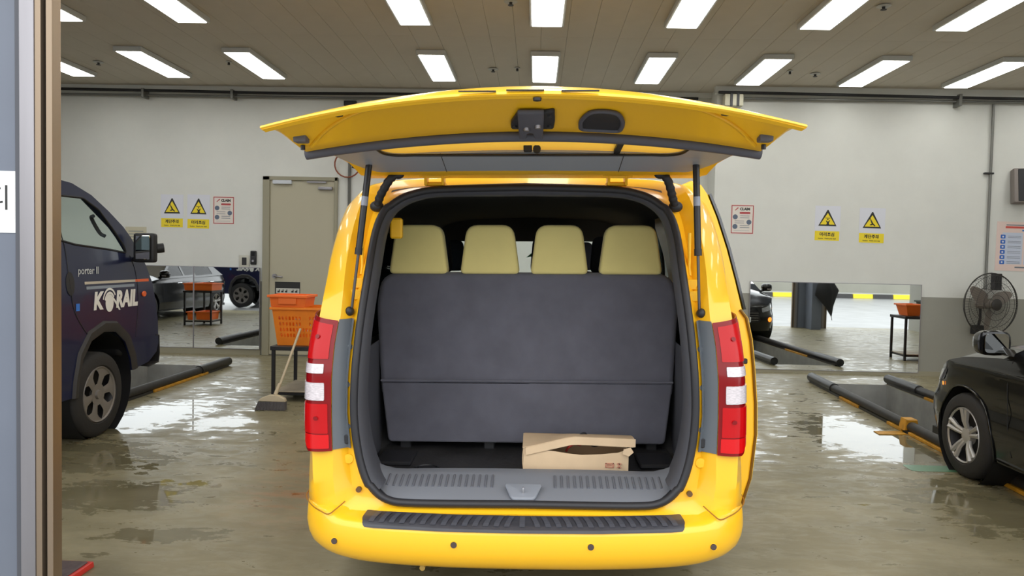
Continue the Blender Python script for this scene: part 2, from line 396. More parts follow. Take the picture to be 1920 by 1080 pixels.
# outside
ASPH = pm('wet_concrete', (140, 141, 141), .3, var=.3, vscale=1.5, bump=.1, bscale=8)
bm = B(); box(bm, (-45, -45, -.3), (45, 2.6, -.012)); tag(obj('ground', bm, ASPH), kind='structure')
OPW = pm('far_wall', (150, 148, 136), .7, var=.1, vscale=.6)
bm = B(); box(bm, (-40, -20.5, 0), (40, -20, 3.2)); tag(obj('wall_opposite', bm, OPW), kind='structure')
bm = B(); box(bm, (2, -18.6, 0), (40, -16, .18)); tag(obj('trim_3', bm, PITW), kind='structure')
for k in range(16):
    x = 9+k*1.0; bm = B(); prism(bm, [(-.06, 0), (.08, 0), (.05, .22), (-.03, .22)], lambda u, v: (0, u, v), lambda u, v: (.98, u, v), .015, 2)
    o = obj('kerb_block', bm, SIGNY if k % 2 else RAILB, None, loc=(x, -15.8, 0))
    tag(o, '%s kerb block along the pavement across the road, number %s from the left' % ('yellow' if k % 2 else 'black', ['one', 'two', 'three', 'four', 'five', 'six', 'seven', 'eight', 'nine', 'ten', 'eleven', 'twelve', 'thirteen', 'fourteen', 'fifteen', 'sixteen'][k]), 'kerb', 'striped kerb blocks across the road')

# ------------------------------------------------------------------ ceiling lights
ORD = ['first', 'second', 'third', 'fourth', 'fifth', 'sixth', 'seventh', 'eighth', 'ninth', 'tenth']
bm = B(); box(bm, (-.185, -.70, 0), (.185, .70, .06), .006, 1); LF = obj('frame', bm, LAMPW)
bm = B(); box(bm, (-.16, -.67, -.006), (.16, .67, .004), .004, 1); LD = obj('diffuser', bm, EMIT, LF)
LFm, LDm = LF.data, LD.data; bpy.data.objects.remove(LD); bpy.data.objects.remove(LF)
LX = [-6.62, -5.22, -3.83, -1.37, .06, 1.51, 2.93, 4.36, 5.81, 7.25]
for yi, (yc, rowname) in enumerate(((10.07, 'back row'), (7.52, 'row at the top edge'), (4.97, ''))):
    for i, x in enumerate(LX):
        if yi == 1 and i == 0: continue
        if rowname and not (i == 9 or (yi == 1 and i == 8)): lab = 'lit rectangular ceiling lamp, %s from left in the %s' % (ORD[i-yi], rowname); gr = 'ceiling lamps in view'
        elif rowname: lab = 'lit ceiling lamp, %s from left in the %s, past the frame' % (ORD[i-yi], rowname); gr = 'ceiling lamps in view'
        else: lab = 'lit rectangular ceiling lamp, %s from left in the row over the doorway' % ORD[i]; gr = 'ceiling lamps over the doorway'
        t = thing('ceiling_lamp', lab, 'lamp', (x, yc, CEIL-.062), group=gr)
        inst('frame', LFm, t); inst('diffuser', LDm, t)
for i, (x, y, w) in enumerate(((-6.05, 10.15, 'above the parked truck'), (-4.2, 10.05, 'beside the third lamp from the left'), (-.31, 7.58, 'between the front row lamps near the middle'), (-.64, 10.25, 'left of the middle back row lamp'), (-.31, 10.18, 'close to the middle back row lamp'), (3.38, 7.6, 'right of the front row lamp at upper right'), (3.32, 10.15, 'right of a back row lamp, smaller of a pair'), (3.70, 10.28, 'right of a back row lamp, larger of a pair'))):
    t = thing('ceiling_sprinkler', 'small sprinkler head on the ceiling, '+w, 'sprinkler', (x, y, CEIL), group='sprinkler heads')
    s = .6 if i in (1, 4, 6) else 1
    bm = B(); lathe(bm, [(-.0, .05*s), (-.012, .07*s), (-.016, .065*s), (-.018, .02)], 20, 'z'); obj('rosette', bm, LAMPW, t, 40)
    bm = B(); lathe(bm, [(-.017, .016), (-.04, .014), (-.045, .03*s), (-.05, .028*s)], 12, 'z'); obj('nozzle', bm, DARK, t, 40)

# ------------------------------------------------------------------ pipes and cables on the wall
CONDUIT = pm('conduit', (120, 120, 116), .4, metal=.4)
def run(name, pts, r, mat, label, cat, n=8):
    bm = B(); tube(bm, pts, r, n); return tag(obj(name, bm, mat, None, 60), label, cat)
run('cable_bundle', crom([(-9, 11.5, 4.11), (-6, 11.5, 4.10), (-4, 11.5, 4.085), (-2, 11.5, 4.10), (0, 11.5, 4.09), (2.4, 11.5, 4.09)], 8), .022, BLACK, 'black cable bundle along the left wall under the ceiling', 'cable')
run('conduit_pipe', [(-9, 11.565, 4.04), (2.5, 11.565, 4.04)], .018, CONDUIT, 'grey conduit pipe below the black cable on the left wall', 'pipe')
run('cable_bundle', crom([(2.6, 11.05, 4.09), (4, 11.05, 4.08), (6, 11.05, 4.06), (7.5, 11.05, 4.05), (9, 11.05, 4.06)], 8), .022, BLACK, 'black cable bundle along the right wall under the ceiling', 'cable')
run('conduit_pipe', [(2.99, 11.12, 4.02), (9, 11.12, 4.02)], .018, CONDUIT, 'grey horizontal conduit pipe below the cable on the right wall', 'pipe')
vp = thing('conduit_pipe', 'thin grey vertical conduit pipe running down to the wall fan', 'pipe', (6.6, YBR-.03, 0))
bm = B(); cyl(bm, (0, 0, 1.3), (0, 0, 4.0), .018, 10); obj('tube', bm, CONDUIT, vp, 60)
bm = B(); box(bm, (-.09, -.02, 2.985), (.04, .028, 3.01), .003, 1); obj('clamp', bm, DARK, vp)
for x, nm in ((-6.15, 'left'), (-4.75, 'middle')):
    t = thing('cable_bracket', 'small cable bracket on the left wall pipe, %s one' % nm, 'bracket', (x, YB-.06, 4.07))
    bm = B(); box(bm, (-.02, -.12, -.08), (.02, .06, .06), .004, 1); obj('strap', bm, CONDUIT, t)
for x in (6.05,):
    t = thing('cable_bracket', 'small cable bracket on the right wall pipe', 'bracket', (x, YBR-.06, 4.04))
    bm = B(); box(bm, (-.02, -.12, -.1), (.02, .06, .07), .004, 1); obj('strap', bm, CONDUIT, t)
vc = thing('conduit_pipe', 'dark vertical cable pipe with a coiled brown lead left of the van', 'pipe', (-2.94, YB-.025, 0))
bm = B(); cyl(bm, (0, 0, 1.0), (0, 0, 4.0), .022, 10); obj('tube', bm, pm('grey_dark_pipe', (92, 92, 88), .5), vc, 60)
bm = B(); tube(bm, [(-.02+.2*cos(a), -.05, 3.02+.2*sin(a)) for a in np.linspace(0, 2*pi, 22)][:-1], .012, 6, True); obj('coiled_lead', bm, pm('brown_lead', (150, 84, 62), .5), vc, 60)
bm = B(); tube(bm, crom([(.02, -.06, 3.2), (.12, -.07, 3.05), (.16, -.06, 2.95), (.05, -.06, 2.98)], 5), .012, 6); obj('loose_lead', bm, DARK, vc, 60)
bm = B(); box(bm, (-.1, -.025, 3.93), (.1, .02, 4.01), .01, 1); obj('junction_box', bm, DARK, vc)
sp = thing('alarm_horn', 'cream box with two black stripes high on the wall corner', 'alarm', (2.82, YBR-.1, 3.98))
bm = B(); box(bm, (-.135, -.08, -.085), (.135, .08, .085), .015, 2); obj('casing', bm, pm('cream_plastic', (206, 202, 180), .5), sp, 40)
for x in (-.04, .055): bm = B(); box(bm, (x-.018, -.09, -.09), (x+.018, -.06, .09)); obj('stripe', bm, DARK, sp)
ws = thing('wall_speaker', 'grey and black wall speaker at the right edge above the blue poster', 'speaker', (6.99, YBR-.1, 2.81), (radians(-8), 0, radians(-12)))
bm = B(); box(bm, (-.11, -.09, -.25), (.13, .07, .25), .015, 2); obj('cabinet', bm, pm('speaker_grey', (128, 120, 116), .6), ws, 40)
bm = B(); box(bm, (-.06, -.10, -.235), (.10, -.085, .235), .006, 1); obj('grille', bm, DARK, ws)
bm = B(); box(bm, (-.05, .05, -.05), (.05, .12, .05)); obj('bracket', bm, DARK, ws)

# ------------------------------------------------------------------ door
D = tag(bpy.data.objects.new('door_1', None), 'beige steel door with recessed frame left of the van', None, None, 'structure'); COL.objects.link(D); D.location = (0, YB, 0)
x0, x1, zt = -4.30, -3.12, 2.82
for (a, b2) in (((x0, -.05, 0), (x0+.11, .0, zt)), ((x1-.05, -.05, 0), (x1, .0, zt)), ((x0, -.05, zt-.06), (x1, .0, zt))):
    bm = B(); box(bm, a, b2, .006, 1); obj('door_frame', bm, FRAMEP, D)
bm = B(); box(bm, (x0+.11, -.022, .02), (x1-.05, -.002, zt-.06), .003, 1); obj('door_leaf', bm, BEIGE, D)
bm = B(); cyl(bm, (-4.10, -.02, 1.26), (-4.10, -.07, 1.26), .035, 16); obj('handle_rose', bm, STEEL, D, 40)
bm = B(); tube(bm, crom([(-4.10, -.07, 1.26), (-4.05, -.09, 1.255), (-3.96, -.085, 1.245)], 4), .014, 8); obj('lever', bm, STEEL, D, 40)
bm = B(); box(bm, (-4.14, -.07, 2.70), (-3.84, -.02, 2.76), .01, 2); obj('latch_magnet', bm, pm('pale_aluminium', (200, 204, 212), .4), D, 40)
bm = B(); box(bm, (-3.42, -.07, 2.62), (-3.2, -.02, 2.67), .008, 2); obj('door_closer', bm, STEEL, D, 40)
bm = B(); box(bm, (-3.6, -.06, 2.73), (-3.3, -.03, 2.75)); obj('closer_arm', bm, STEEL, D)
bm = B(); box(bm, (-4.10, -.026, .98), (-3.70, -.022, 1.17)); obj('door_notice', bm, INK, D)
bm = B(); box(bm, (-4.08, -.028, .99), (-3.71, -.0265, 1.07)); obj('notice_strip', bm, pm('notice_white', (196, 196, 188), .5), D)
for k, x in enumerate((-4.04, -3.98, -3.92, -3.82, -3.76)): plate('notice_glyph', [(x-.018, 1.005), (x+.018, 1.005), (x+.018, 1.05), (x+.004, 1.05), (x+.004, 1.03), (x-.018, 1.03)], INK, D, -.028)

# ------------------------------------------------------------------ mirrors
def mirror(label, x0, x1, z0, z1, y, yaw, seam=None):
    t = thing('wall_mirror', label, 'mirror', ((x0+x1)/2, y, 0), (0, 0, yaw)); h = (x1-x0)/2
    bm = B(); box(bm, (-h, -.012, z0), (h, -.002, z1)); obj('glass_pane', bm, mir, t)
    for a in ((-h-.008, z0-.008, h+.008, z0), (-h-.008, z1, h+.008, z1+.008), (-h-.008, z0, -h, z1), (h, z0, h+.008, z1)):
        bm = B(); box(bm, (a[0], -.014, a[1]), (a[2], 0, a[3])); obj('edge_strip', bm, STEEL, t)
    return t
mirror('low wall mirror beside the truck nose, left of the seam', -7.3, -5.41, .1, 1.38, YB-.01, radians(.0))
mirror('low wall mirror between the truck mirror pane and the beige door', -5.39, -4.34, .1, 1.38, YB-.02, radians(-1.0))
mirror('wide low wall mirror showing the wet yard, right of the van', 3.19, 5.68, .05, 1.345, YBR-.01, 0)

# ------------------------------------------------------------------ posters
def warn(label, x0, x1, z0, z1, y, kind, rz=0):
    w, h = x1-x0, z1-z0
    t = thing('warning_poster', label, 'poster', ((x0+x1)/2, y, z0), (0, rz, 0), 'yellow triangle warning posters')
    plate('sheet', rect(-w/2, 0, w/2, h), PAPER, t, 0, .002)
    plate('caption_band', rect(-w/2+.006, .008, w/2-.006, h*.285), SIGNY, t, -.002)
    a = w*.36; zb, zt = h*.43, h*.885
    plate('triangle_border', [(-a, zb), (a, zb), (a*.06, zt), (-a*.06, zt)], INK, t, -.002)
    plate('triangle_face', [(-a*.80, zb+.022), (a*.80, zb+.022), (0, zt-.045)], SIGNY, t, -.0028)
    c = zb+h*.12
    if kind == 'stairs':
        plate('pictogram', [(-.03, c+.06), (-.02, c+.07), (.015, c+.01), (.05, c-.025), (.04, c-.035), (.0, c-.005), (-.035, c-.01), (-.035, c-.02), (.0, c-.02), (-.01, c+.01)], INK, t, -.0036)
        plate('pictogram_head', disc(-.035, c+.075, .011, 12), INK, t, -.0036)
        text('caption', '계단주의', h*.115, INK, t, (0, -.003, h*.185), bold=.002)
        text('small_caption', 'Caution   Watch your step', h*.045, INK, t, (0, -.003, h*.075), bold=.0006)
    else:
        plate('pictogram', [(-.045, c-.055), (.045, c-.055), (.03, c-.045), (.018, c-.02), (.035, c+.02), (.028, c+.025), (.005, c), (-.02, c+.02), (-.026, c+.014), (-.008, c-.02), (-.02, c-.045)], INK, t, -.0036)
        plate('pictogram_bar', rect(-.035, c+.05, .035, c+.058), INK, t, -.0036)
        plate('pictogram_head', disc(.002, c+.035, .011, 12), INK, t, -.0036)
        text('caption', '머리조심', h*.115, INK, t, (0, -.003, h*.185), bold=.002)
        text('small_caption', 'Caution   Watch your head', h*.045, INK, t, (0, -.003, h*.075), bold=.0006)
warn('yellow stairs warning poster nearest the truck, leftmost of three', -5.94, -5.58, 1.985, 2.51, YB-.001, 'stairs')
warn('yellow head warning poster between stairs poster and red framed notice', -5.52, -5.16, 1.975, 2.515, YB-.001, 'head', radians(.6))
warn('yellow head warning poster right of the van, left of its pair', 4.10, 4.47, 1.965, 2.485, YBR-.001, 'head', radians(.5))
warn('yellow stairs warning poster right of the van, right of its pair', 4.745, 5.12, 1.945, 2.465, YBR-.001, 'stairs', radians(.8))
def claim(label, x0, x1, z0, z1, y):
    w, h = x1-x0, z1-z0; t = thing('claim_notice', label, 'poster', ((x0+x1)/2, y, z0), (0, 0, 0), 'red framed notices')
    plate('sheet', rect(-w/2, 0, w/2, h), pm('poster_cream', (222, 214, 206), .5), t, 0, .002)
    b2 = .012
    for q in ((-w/2+.012, .014, w/2-.012, .014+b2), (-w/2+.012, h-.014-b2, w/2-.012, h-.014), (-w/2+.012, .014, -w/2+.012+b2, h-.014), (w/2-.012-b2, .014, w/2-.012, h-.014)): plate('red_border', rect(*q), REDINK, t, -.002)
    text('title', 'CLAIM', h*.115, INK, t, (.035, -.003, h*.84), bold=.003)
    plate('brush_mark', [(-w*.33, h*.80), (-w*.30, h*.79), (-w*.16, h*.88), (-w*.2, h*.90)], REDINK, t, -.002)
    plate('red_pill', rpoly(rect(-w*.12, h*.68, w*.33, h*.745), .014), REDINK, t, -.002)
    for (cx, cz, tx) in ((-w*.30, h*.58, .10*w), (w*.28, h*.41, -.12*w), (-w*.30, h*.26, .10*w)):
        plate('round_picture', disc(cx, cz, w*.105), pm('picture_slate', (92, 104, 124), .5), t, -.002)
        for k in range(2): plate('text_line', rect(tx-w*.2, cz+.012-.03*k, tx+w*.2, cz+.02-.03*k), GREYINK, t, -.002)
    plate('footer_line', rect(-w*.35, h*.12, w*.3, h*.128), GREYINK, t, -.002)
claim('red framed notice left of the beige door, rightmost of three posters', -5.11, -4.76, 2.05, 2.50, YB-.001)
claim('red framed notice on the wall just right of the van', 2.865, 3.215, 2.04, 2.485, YBR-.001)
t = thing('small_notice', 'small plain beige notice on the wall behind the truck mirror', 'notice', (-6.34, YB-.001, 1.72))
plate('sheet', rect(-.17, 0, .17, .27), pm('beige_paper', (196, 190, 166), .6), t, 0, .002)
for k in range(4): plate('text_line', rect(-.12, .06+.045*k, .12, .07+.045*k), GREYINK, t, -.002)
t = thing('instruction_poster', 'pink and blue instruction poster with six blue squares, by the fan', 'poster', (7.12, YBR-.001, 1.58), (0, radians(.7), 0))
plate('sheet', rect(-.385, 0, .385, .72), PINKP, t, 0, .002)
plate('left_column', rect(-.30, .10, -.005, .56), pm('pale_blue_paper', (196, 204, 222), .5), t, -.002)
plate('right_column', rect(.02, .10, .34, .56), pm('pale_blue_paper', (196, 204, 222), .5), t, -.002)
plate('red_title', rect(-.26, .625, .3, .655), pm('bright_red_ink', (206, 84, 74), .5), t, -.002)
plate('grey_title', rect(-.25, .665, .05, .68), GREYINK, t, -.002)
plate('blue_title', rect(-.02, .585, .3, .61), BLUEINK, t, -.002)
for k in range(6):
    z = .125+.075*k
    plate('blue_square', rpoly(rect(-.325, z-.028, -.255, z+.028), .012), pm('strong_blue', (52, 104, 190), .5), t, -.0028)
    plate('square_digit', disc(-.29, z, .014, 8), PAPER, t, -.0036)
    for j in range(2): plate('text_line', rect(-.22, z+.008-.022*j, -.03, z+.014-.022*j), GREYINK, t, -.0028)
    plate('red_square', rect(.04, z-.02, .09, z+.02), REDINK, t, -.0028)
plate('footer', rect(-.1, .045, .15, .065), GREYINK, t, -.002)
t = thing('light_switch', 'small white light switch plate left of the beige door', 'switch', (-4.60, YB-.001, 1.48))
bm = B(); box(bm, (-.085, -.012, -.095), (.085, 0, .095), .006, 2); obj('plate', bm, pm('switch_white', (196, 194, 182), .4), t, 40)
bm = B(); box(bm, (-.035, -.018, -.06), (.04, -.01, .06), .004, 1); obj('rocker', bm, DARK, t)
t = thing('door_intercom', 'black intercom handset beside the door above the mirror', 'intercom', (-4.445, YB-.001, 1.54))
bm = B(); box(bm, (-.045, -.05, -.11), (.045, 0, .11), .015, 2); obj('body', bm, DARK, t, 40)
bm = B(); box(bm, (-.03, -.056, .03), (.03, -.048, .09), .004, 1); obj('camera_window', bm, pm('glossy_black', (12, 12, 14), .1), t)
bm = B(); cyl(bm, (0, -.05, -.05), (0, -.058, -.05), .018, 14); obj('call_button', bm, STEEL, t, 40)
t = thing('column_sign', 'white paper sign taped to the grey column at the left edge', 'sign', (-2.31, YF-.0215, 1.665))
plate('sheet', rect(-.2, 0, .2, .25), WHITE, t, 0, .001)
text('lettering', '디', .11, INK, t, (.122, -.0015, .135), bold=.0)
bm = B(); tube(bm, [(x, -.001, z) for x, z in rpoly(rect(-.175, .03, .188, .222), .03, 4)], .0006, 4, True); obj('rounded_border', bm, pm('faint_pink', (216, 196, 206), .6), t)

# ------------------------------------------------------------------ wall fan
F = thing('wall_fan', 'large grey wall fan with wire guard at the right edge', 'fan', (6.5, 10.86, 1.1), (0, 0, radians(14)))
R = .445
bm = B()
for r, y in ((R, 0), (R*.93, -.05), (R*.72, -.085), (R*.5, -.1), (R*.3, -.11)):
    tube(bm, [(r*cos(a), y, r*sin(a)) for a in np.linspace(0, 2*pi, 49)[:-1]], .0032 if r < R else .009, 5, True)
for k in range(72):
    a = 2*pi*k/72; tube(bm, [(rr*cos(a), y, rr*sin(a)) for rr, y in ((.09, -.112), (R*.5, -.1), (R*.72, -.085), (R*.93, -.05), (R, 0))], .0016, 3)
tag(obj('front_guard', bm, FANW, F, 60), kind='stuff')
bm = B()
for r, y in ((R*.85, .09), (R*.5, .12)): tube(bm, [(r*cos(a), y, r*sin(a)) for a in np.linspace(0, 2*pi, 49)[:-1]], .003, 5, True)
for k in range(48):
    a = 2*pi*k/48; tube(bm, [(rr*cos(a), y, rr*sin(a)) for rr, y in ((.09, .12), (R*.85, .09), (R, 0))], .0016, 3)
tag(obj('rear_guard', bm, FANW, F, 60), kind='stuff')
bm = B(); lathe(bm, [(-.118, .0), (-.118, .07), (-.11, .085), (-.10, .085)], 24, 'y'); obj('badge', bm, FANW, F, 40)
bm = B(); lathe(bm, [(-.06, 0), (-.06, .05), (.04, .06), (.05, .0)], 20, 'y'); obj('hub', bm, FANG, F, 40)
for k in range(3):
    a = 2*pi*k/3+.4; rows = []
    for i in range(9):
        rr = .05+(R*.9-.05)*i/8; wd = .05+.11*sin(pi*min(1, i/8*.9+.1))
        rows.append([(rr*cos(a+t_/rr*1.0)*1, .02+t_*.35, rr*sin(a+t_/rr)) for t_ in (-wd*.5 if i > 1 else -.03, 0, wd*.6 if i > 1 else .03)])
    bm = B(); grid(bm, rows); solidify(bm, .004); obj('blade', bm, FANG, F, 60)
bm = B(); lathe(bm, [(.05, 0), (.06, .07), (.2, .075), (.22, .05), (.225, 0)], 20, 'y'); obj('motor', bm, FANG, F, 40)
bm = B(); tube(bm, [(0, .18, 0), (.03, .2, -.2), (.04, .24, -.36)], .018, 8); obj('arm', bm, DARK, F, 40)
bm = B(); box(bm, (-.04, .2, -.45), (.12, .3, -.32), .01, 2); obj('wall_bracket', bm, DARK, F)
bm = B(); box(bm, (.18, .12, .2), (.30, .2, .44), .008, 2); obj('control_box', bm, DARK, F)

# ------------------------------------------------------------------ pit rails
def rail(label, a, b2, yel):
    a, b2 = Vector(a), Vector(b2); d = (b2-a); ln = d.length; ang = math.atan2(-d.x, d.y)
    t = thing('wheel_guide_rail', label, 'rail', (a.x, a.y, 0), (0, 0, ang), 'black tubular rails beside the pits')
    bm = B(); cyl(bm, (0, 0, .065), (0, ln, .065), .05, 16); obj('tube', bm, RAILB, t, 40)
    bm = B(); cyl(bm, (0, ln-.9, .065), (0, ln+.02, .065), .062, 18); obj('end_sleeve', bm, pm('sleeve_rubber', (30, 29, 30), .4), t, 40)
    for (p, q) in yel:
        bm = B(); box(bm, (-.062, p, 0), (.062, q, .03), .004, 1); obj('yellow_footing', bm, RAILY, t)
    bm = B(); box(bm, (-.045, .1, .0), (.045, ln-.05, .028)); obj('base_strip', bm, RAILB, t)
    return t
rail('black rail with yellow footing beside the truck pit', (-4.36, 4.7), (-4.36, 10.45), ((2.5, 2.9), (3.6, 5.0)))
rail('black rail on the far side of the truck pit', (-5.56, 4.7), (-5.56, 10.4), ((2.5, 2.9),))
RLONG = rail('long black rail with yellow footing left of the black car', (3.52, 4.9), (3.83, 10.35), ((.3, 2.3), (2.45, 2.8), (3.6, 4.2)))
rail('black rail behind the black car nose, shorter in view', (4.63, 4.9), (4.87, 10.35), ((.5, 1.5), (3.3, 4.3)))
rail('black rail under the van, left one', (-.56, 4.2), (-.56, 10.3), ((.0, 1.0),))
rail('black rail under the van, right one', (.50, 4.2), (.50, 10.3), ((.0, 1.0),))
bm = B(); prism(bm, [(0, .135), (.1, .135), (.12, .03), (-.02, .03)], lambda u, v: (u-.05, 2.36, v), lambda u, v: (u-.05, 2.50, v), .006, 1); obj('stop_tab', bm, RAILY, RLONG)
bm = B(); prism(bm, [(-.062, 2.30), (-.34, 2.26), (-.34, 2.40), (-.062, 2.44)], lambda u, v: (u, v, .001), lambda u, v: (u, v, .006)); obj('foot_plate', bm, RAILY, RLONG)
bm = B(); prism(bm, rpoly(rect(3.0, 5.92, 3.42, 6.1), .03), lambda u, v: (u, v, .0006), lambda u, v: (u, v, .0016)); tag(obj('floor_marking', bm, pm('green_floor_paint', (98, 142, 112), .25)), 'faded green painted floor marking beside the black car wheel', 'marking')

# ------------------------------------------------------------------ carts, crates, broom
BLKST = pm('black_steel', (30, 30, 33), .45)
def cart(label, loc, w=.72, d=.75, h=.56, rz=0):
    t = thing('steel_cart', label, 'cart', loc, (0, 0, rz), 'black steel carts')
    for x in (0, w):
        for y in (0, d): bm = B(); box(bm, (x-.018, y-.018, 0), (x+.018, y+.018, h), .003, 1); obj('leg', bm, BLKST, t)
    bm = B(); box(bm, (-.03, -.03, h), (w+.03, d+.03, h+.045), .004, 1); obj('top_frame', bm, BLKST, t)
    bm = B(); box(bm, (.0, -.0, .07), (w, d, .10), .004, 1); obj('tray_frame', bm, BLKST, t)
    bm = B(); box(bm, (.0, -.005, .102), (w, d, .115), .004, 1); obj('tray_board', bm, pm('board', (168, 156, 138), .6, var=.2), t)
    return t
def crate(name, label, loc, w, d, h, mat, grp, basket=True, rz=0, taper=.05):
    t = thing(name, label, 'crate', loc, (0, 0, rz), grp)
    def quad(z, k): return [(-w/2+k, -d/2+k, z), (w/2-k, -d/2+k, z), (w/2-k, d/2-k, z), (-w/2+k, d/2-k, z)]
    b2 = quad(0, taper); tp = quad(h, 0)
    for i in range(4):
        p0, p1, p2, p3 = b2[i], b2[(i+1) % 4], tp[(i+1) % 4], tp[i]
        L = w if i % 2 == 0 else d
        def fm(u, v, p0=p0, p1=p1, p2=p2, p3=p3): return tuple((Vector(p0)*(1-u)+Vector(p1)*u)*(1-v)+(Vector(p3)*(1-u)+Vector(p2)*u)*v)
        holes = []
        if basket:
            nx = int(L/.045)
            for r in range(4):
                for c in range(nx):
                    u0 = .08+.84*c/nx
                    if .44 < u0 < .52 and r > 1: continue
                    holes.append(rect(u0, .22+.15*r, u0+.84/nx*.55, .22+.15*r+.09))
        bm = B(); panel(bm, rect(0, 0, 1, 1), holes, fm, thick=.006); obj('side_wall', bm, mat, t)
    bm = B(); box(bm, (-w/2+taper, -d/2+taper, 0), (w/2-taper, d/2-taper, .01)); obj('base', bm, mat, t)
    for a, c in (((-w/2-.02, -d/2-.02), (w/2+.02, -d/2+.008)), ((-w/2-.02, d/2-.008), (w/2+.02, d/2+.02)), ((-w/2-.02, -d/2), (-w/2+.008, d/2)), ((w/2-.008, -d/2), (w/2+.02, d/2))):
        bm = B(); box(bm, (*a, h-.028), (*c, h), .004, 1); obj('rim', bm, mat, t)
    return t
cart('black steel cart left of the van under orange crates', (-2.83, 8.0, 0))
crate('orange_basket', 'large orange slotted basket on the black cart left of the van', (-2.5, 8.3, .606), .74, .52, .42, ORANGE, 'orange crates')
t = crate('orange_crate', 'smaller solid orange crate sitting on top of the large basket', (-2.69, 8.2, 1.030), .40, .36, .13, pm('orange_red_plastic', (244, 116, 36), .45), 'orange crates', basket=False, taper=.015)
bm = B(); box(bm, (-.1, -.19, .03), (.1, -.175, .10), .004, 1); obj('handle_panel', bm, pm('orange_red_plastic', (244, 116, 36), .45), t)
bm = B(); grid(bm, [[(-.14+.04*i, -.1+.04*j, .012*sin(i*1.7+j)+.012*cos(j*2.1)+.012+.01*((i+j) % 2)) for i in range(8)] for j in range(6)]); solidify(bm, .004)
tag(obj('purple_cloth', bm, PURPLE, None, 60, (-2.3, 8.15, .125)), 'crumpled purple cloth on the lower tray of the cart', 'cloth')
b_ = thing('broom', 'push broom with cream handle leaning on the orange basket', 'broom', (-2.68, 7.56, 0))
bm = B(); cyl(bm, (.03, .02, .15), (.145, .43, .80), .013, 10); obj('handle', bm, BROOMW, b_, 40)
bm = B(); prism(bm, rpoly([(-.14, .0), (.14, .0), (.13, .035), (.05, .07), (-.03, .07), (-.12, .035)], .012), lambda u, v: (u, -.035, v+.085), lambda u, v: (u, .035, v+.085), .008, 2); obj('head', bm, BROOMW, b_, 40)
bm = B()
for i in range(20):
    for j in range(4):
        x, y = -.133+.014*i, -.028+.018*j; cyl(bm, (x, y, .088), (x*1.12-.015, y*1.3-.01, .002), .0075, 5)
tag(obj('bristles', bm, BRISTLE, b_), kind='stuff')
bm = B(); cyl(bm, (.025, .0, .15), (.045, .07, .26), .02, 10, .016); obj('socket', bm, BROOMW, b_, 40)
cart('black steel cart seen only in the right mirror', (6.35, 8.9, 0), .7, .5, .72)
crate('orange_basket', 'orange basket on the cart in the right mirror', (6.52, 9.15, .77), .3, .4, .2, pm('orange_red_plastic', (244, 116, 36), .45), 'mirror crates', False)
crate('green_crate', 'dark green crate on the cart in the right mirror', (6.9, 9.15, .77), .36, .4, .26, pm('dark_green_plastic', (30, 62, 56), .5), 'mirror crates', False)
t = thing('orange_bucket', 'tall orange bucket beside the cart in the right mirror', 'bucket', (6.75, 9.72, 0))
bm = B(); lathe(bm, [(0, .17), (.5, .22), (.52, .235), (.54, .235), (.54, .215), (.02, .165), (.02, 0)], 28, 'z'); obj('tub', bm, pm('bucket_orange', (226, 112, 52), .5), t, 40)
bm = B(); tube(bm, [(.235*cos(a), .235*sin(a), .5-.1*abs(sin(a))) for a in np.linspace(0, pi, 14)], .006, 6); obj('handle', bm, STEEL, t)
cart('low cart with two orange trays seen in the left mirror', (-7.7, 6.6, 0), .4, .5, .72)
crate('orange_tray', 'upper orange tray on the low cart in the left mirror', (-7.5, 6.85, .77), .44, .5, .16, pm('orange_red_plastic', (244, 116, 36), .45), 'left mirror trays', False, 0, .01)
crate('orange_tray', 'lower orange tray on the low cart in the left mirror', (-7.5, 6.85, .12), .32, .44, .18, pm('orange_red_plastic', (244, 116, 36), .45), 'left mirror trays', False, 0, .01)
# umbrella hanging on the front column of the right bay
U = thing('umbrella', 'black folded umbrella hanging on the column in the right mirror', 'umbrella', (7.35, YF+.62, .35), (0, radians(-12), 0))
rows = []
for z, r in ((0, .01), (.25, .08), (.6, .24), (.85, .16), (.95, .04)):
    rows.append([(r*cos(a)*(1+.25*cos(4*a)), r*.45*sin(a), z) for a in np.linspace(0, 2*pi, 25)[:-1]])
bm = B(); grid(bm, rows, closed=True); obj('canopy', bm, pm('umbrella_cloth', (24, 25, 30), .6), U, 60)
bm = B(); cyl(bm, (0, 0, -.1), (0, 0, 1.05), .008, 8); obj('shaft', bm, DARK, U)
bm = B(); tube(bm, [(.05-.05*cos(a), 0, 1.05+.05*sin(a)) for a in np.linspace(0, pi, 9)], .012, 8); obj('crook_handle', bm, DARK, U, 60)
r_ = thing('red_plastic_block', 'red plastic block with a black top at the foot of the grey column', 'block', (-2.28, 3.56, 0))
bm = B(); prism(bm, rpoly(rect(-.28, -.12, .08, .1), .012), lambda u, v: (u, v, 0), lambda u, v: (u*.97, v*.97, .028), .004, 2); obj('base', bm, pm('red_plastic', (202, 52, 46), .4), r_, 40)
bm = B(); prism(bm, rpoly(rect(-.26, -.10, .06, .08), .012), lambda u, v: (u, v, .028), lambda u, v: (u*.96, v*.96, .036), .003, 1); obj('top_pad', bm, pm('worn_dark', (92, 78, 80), .6, var=.3, vscale=40), r_, 40)

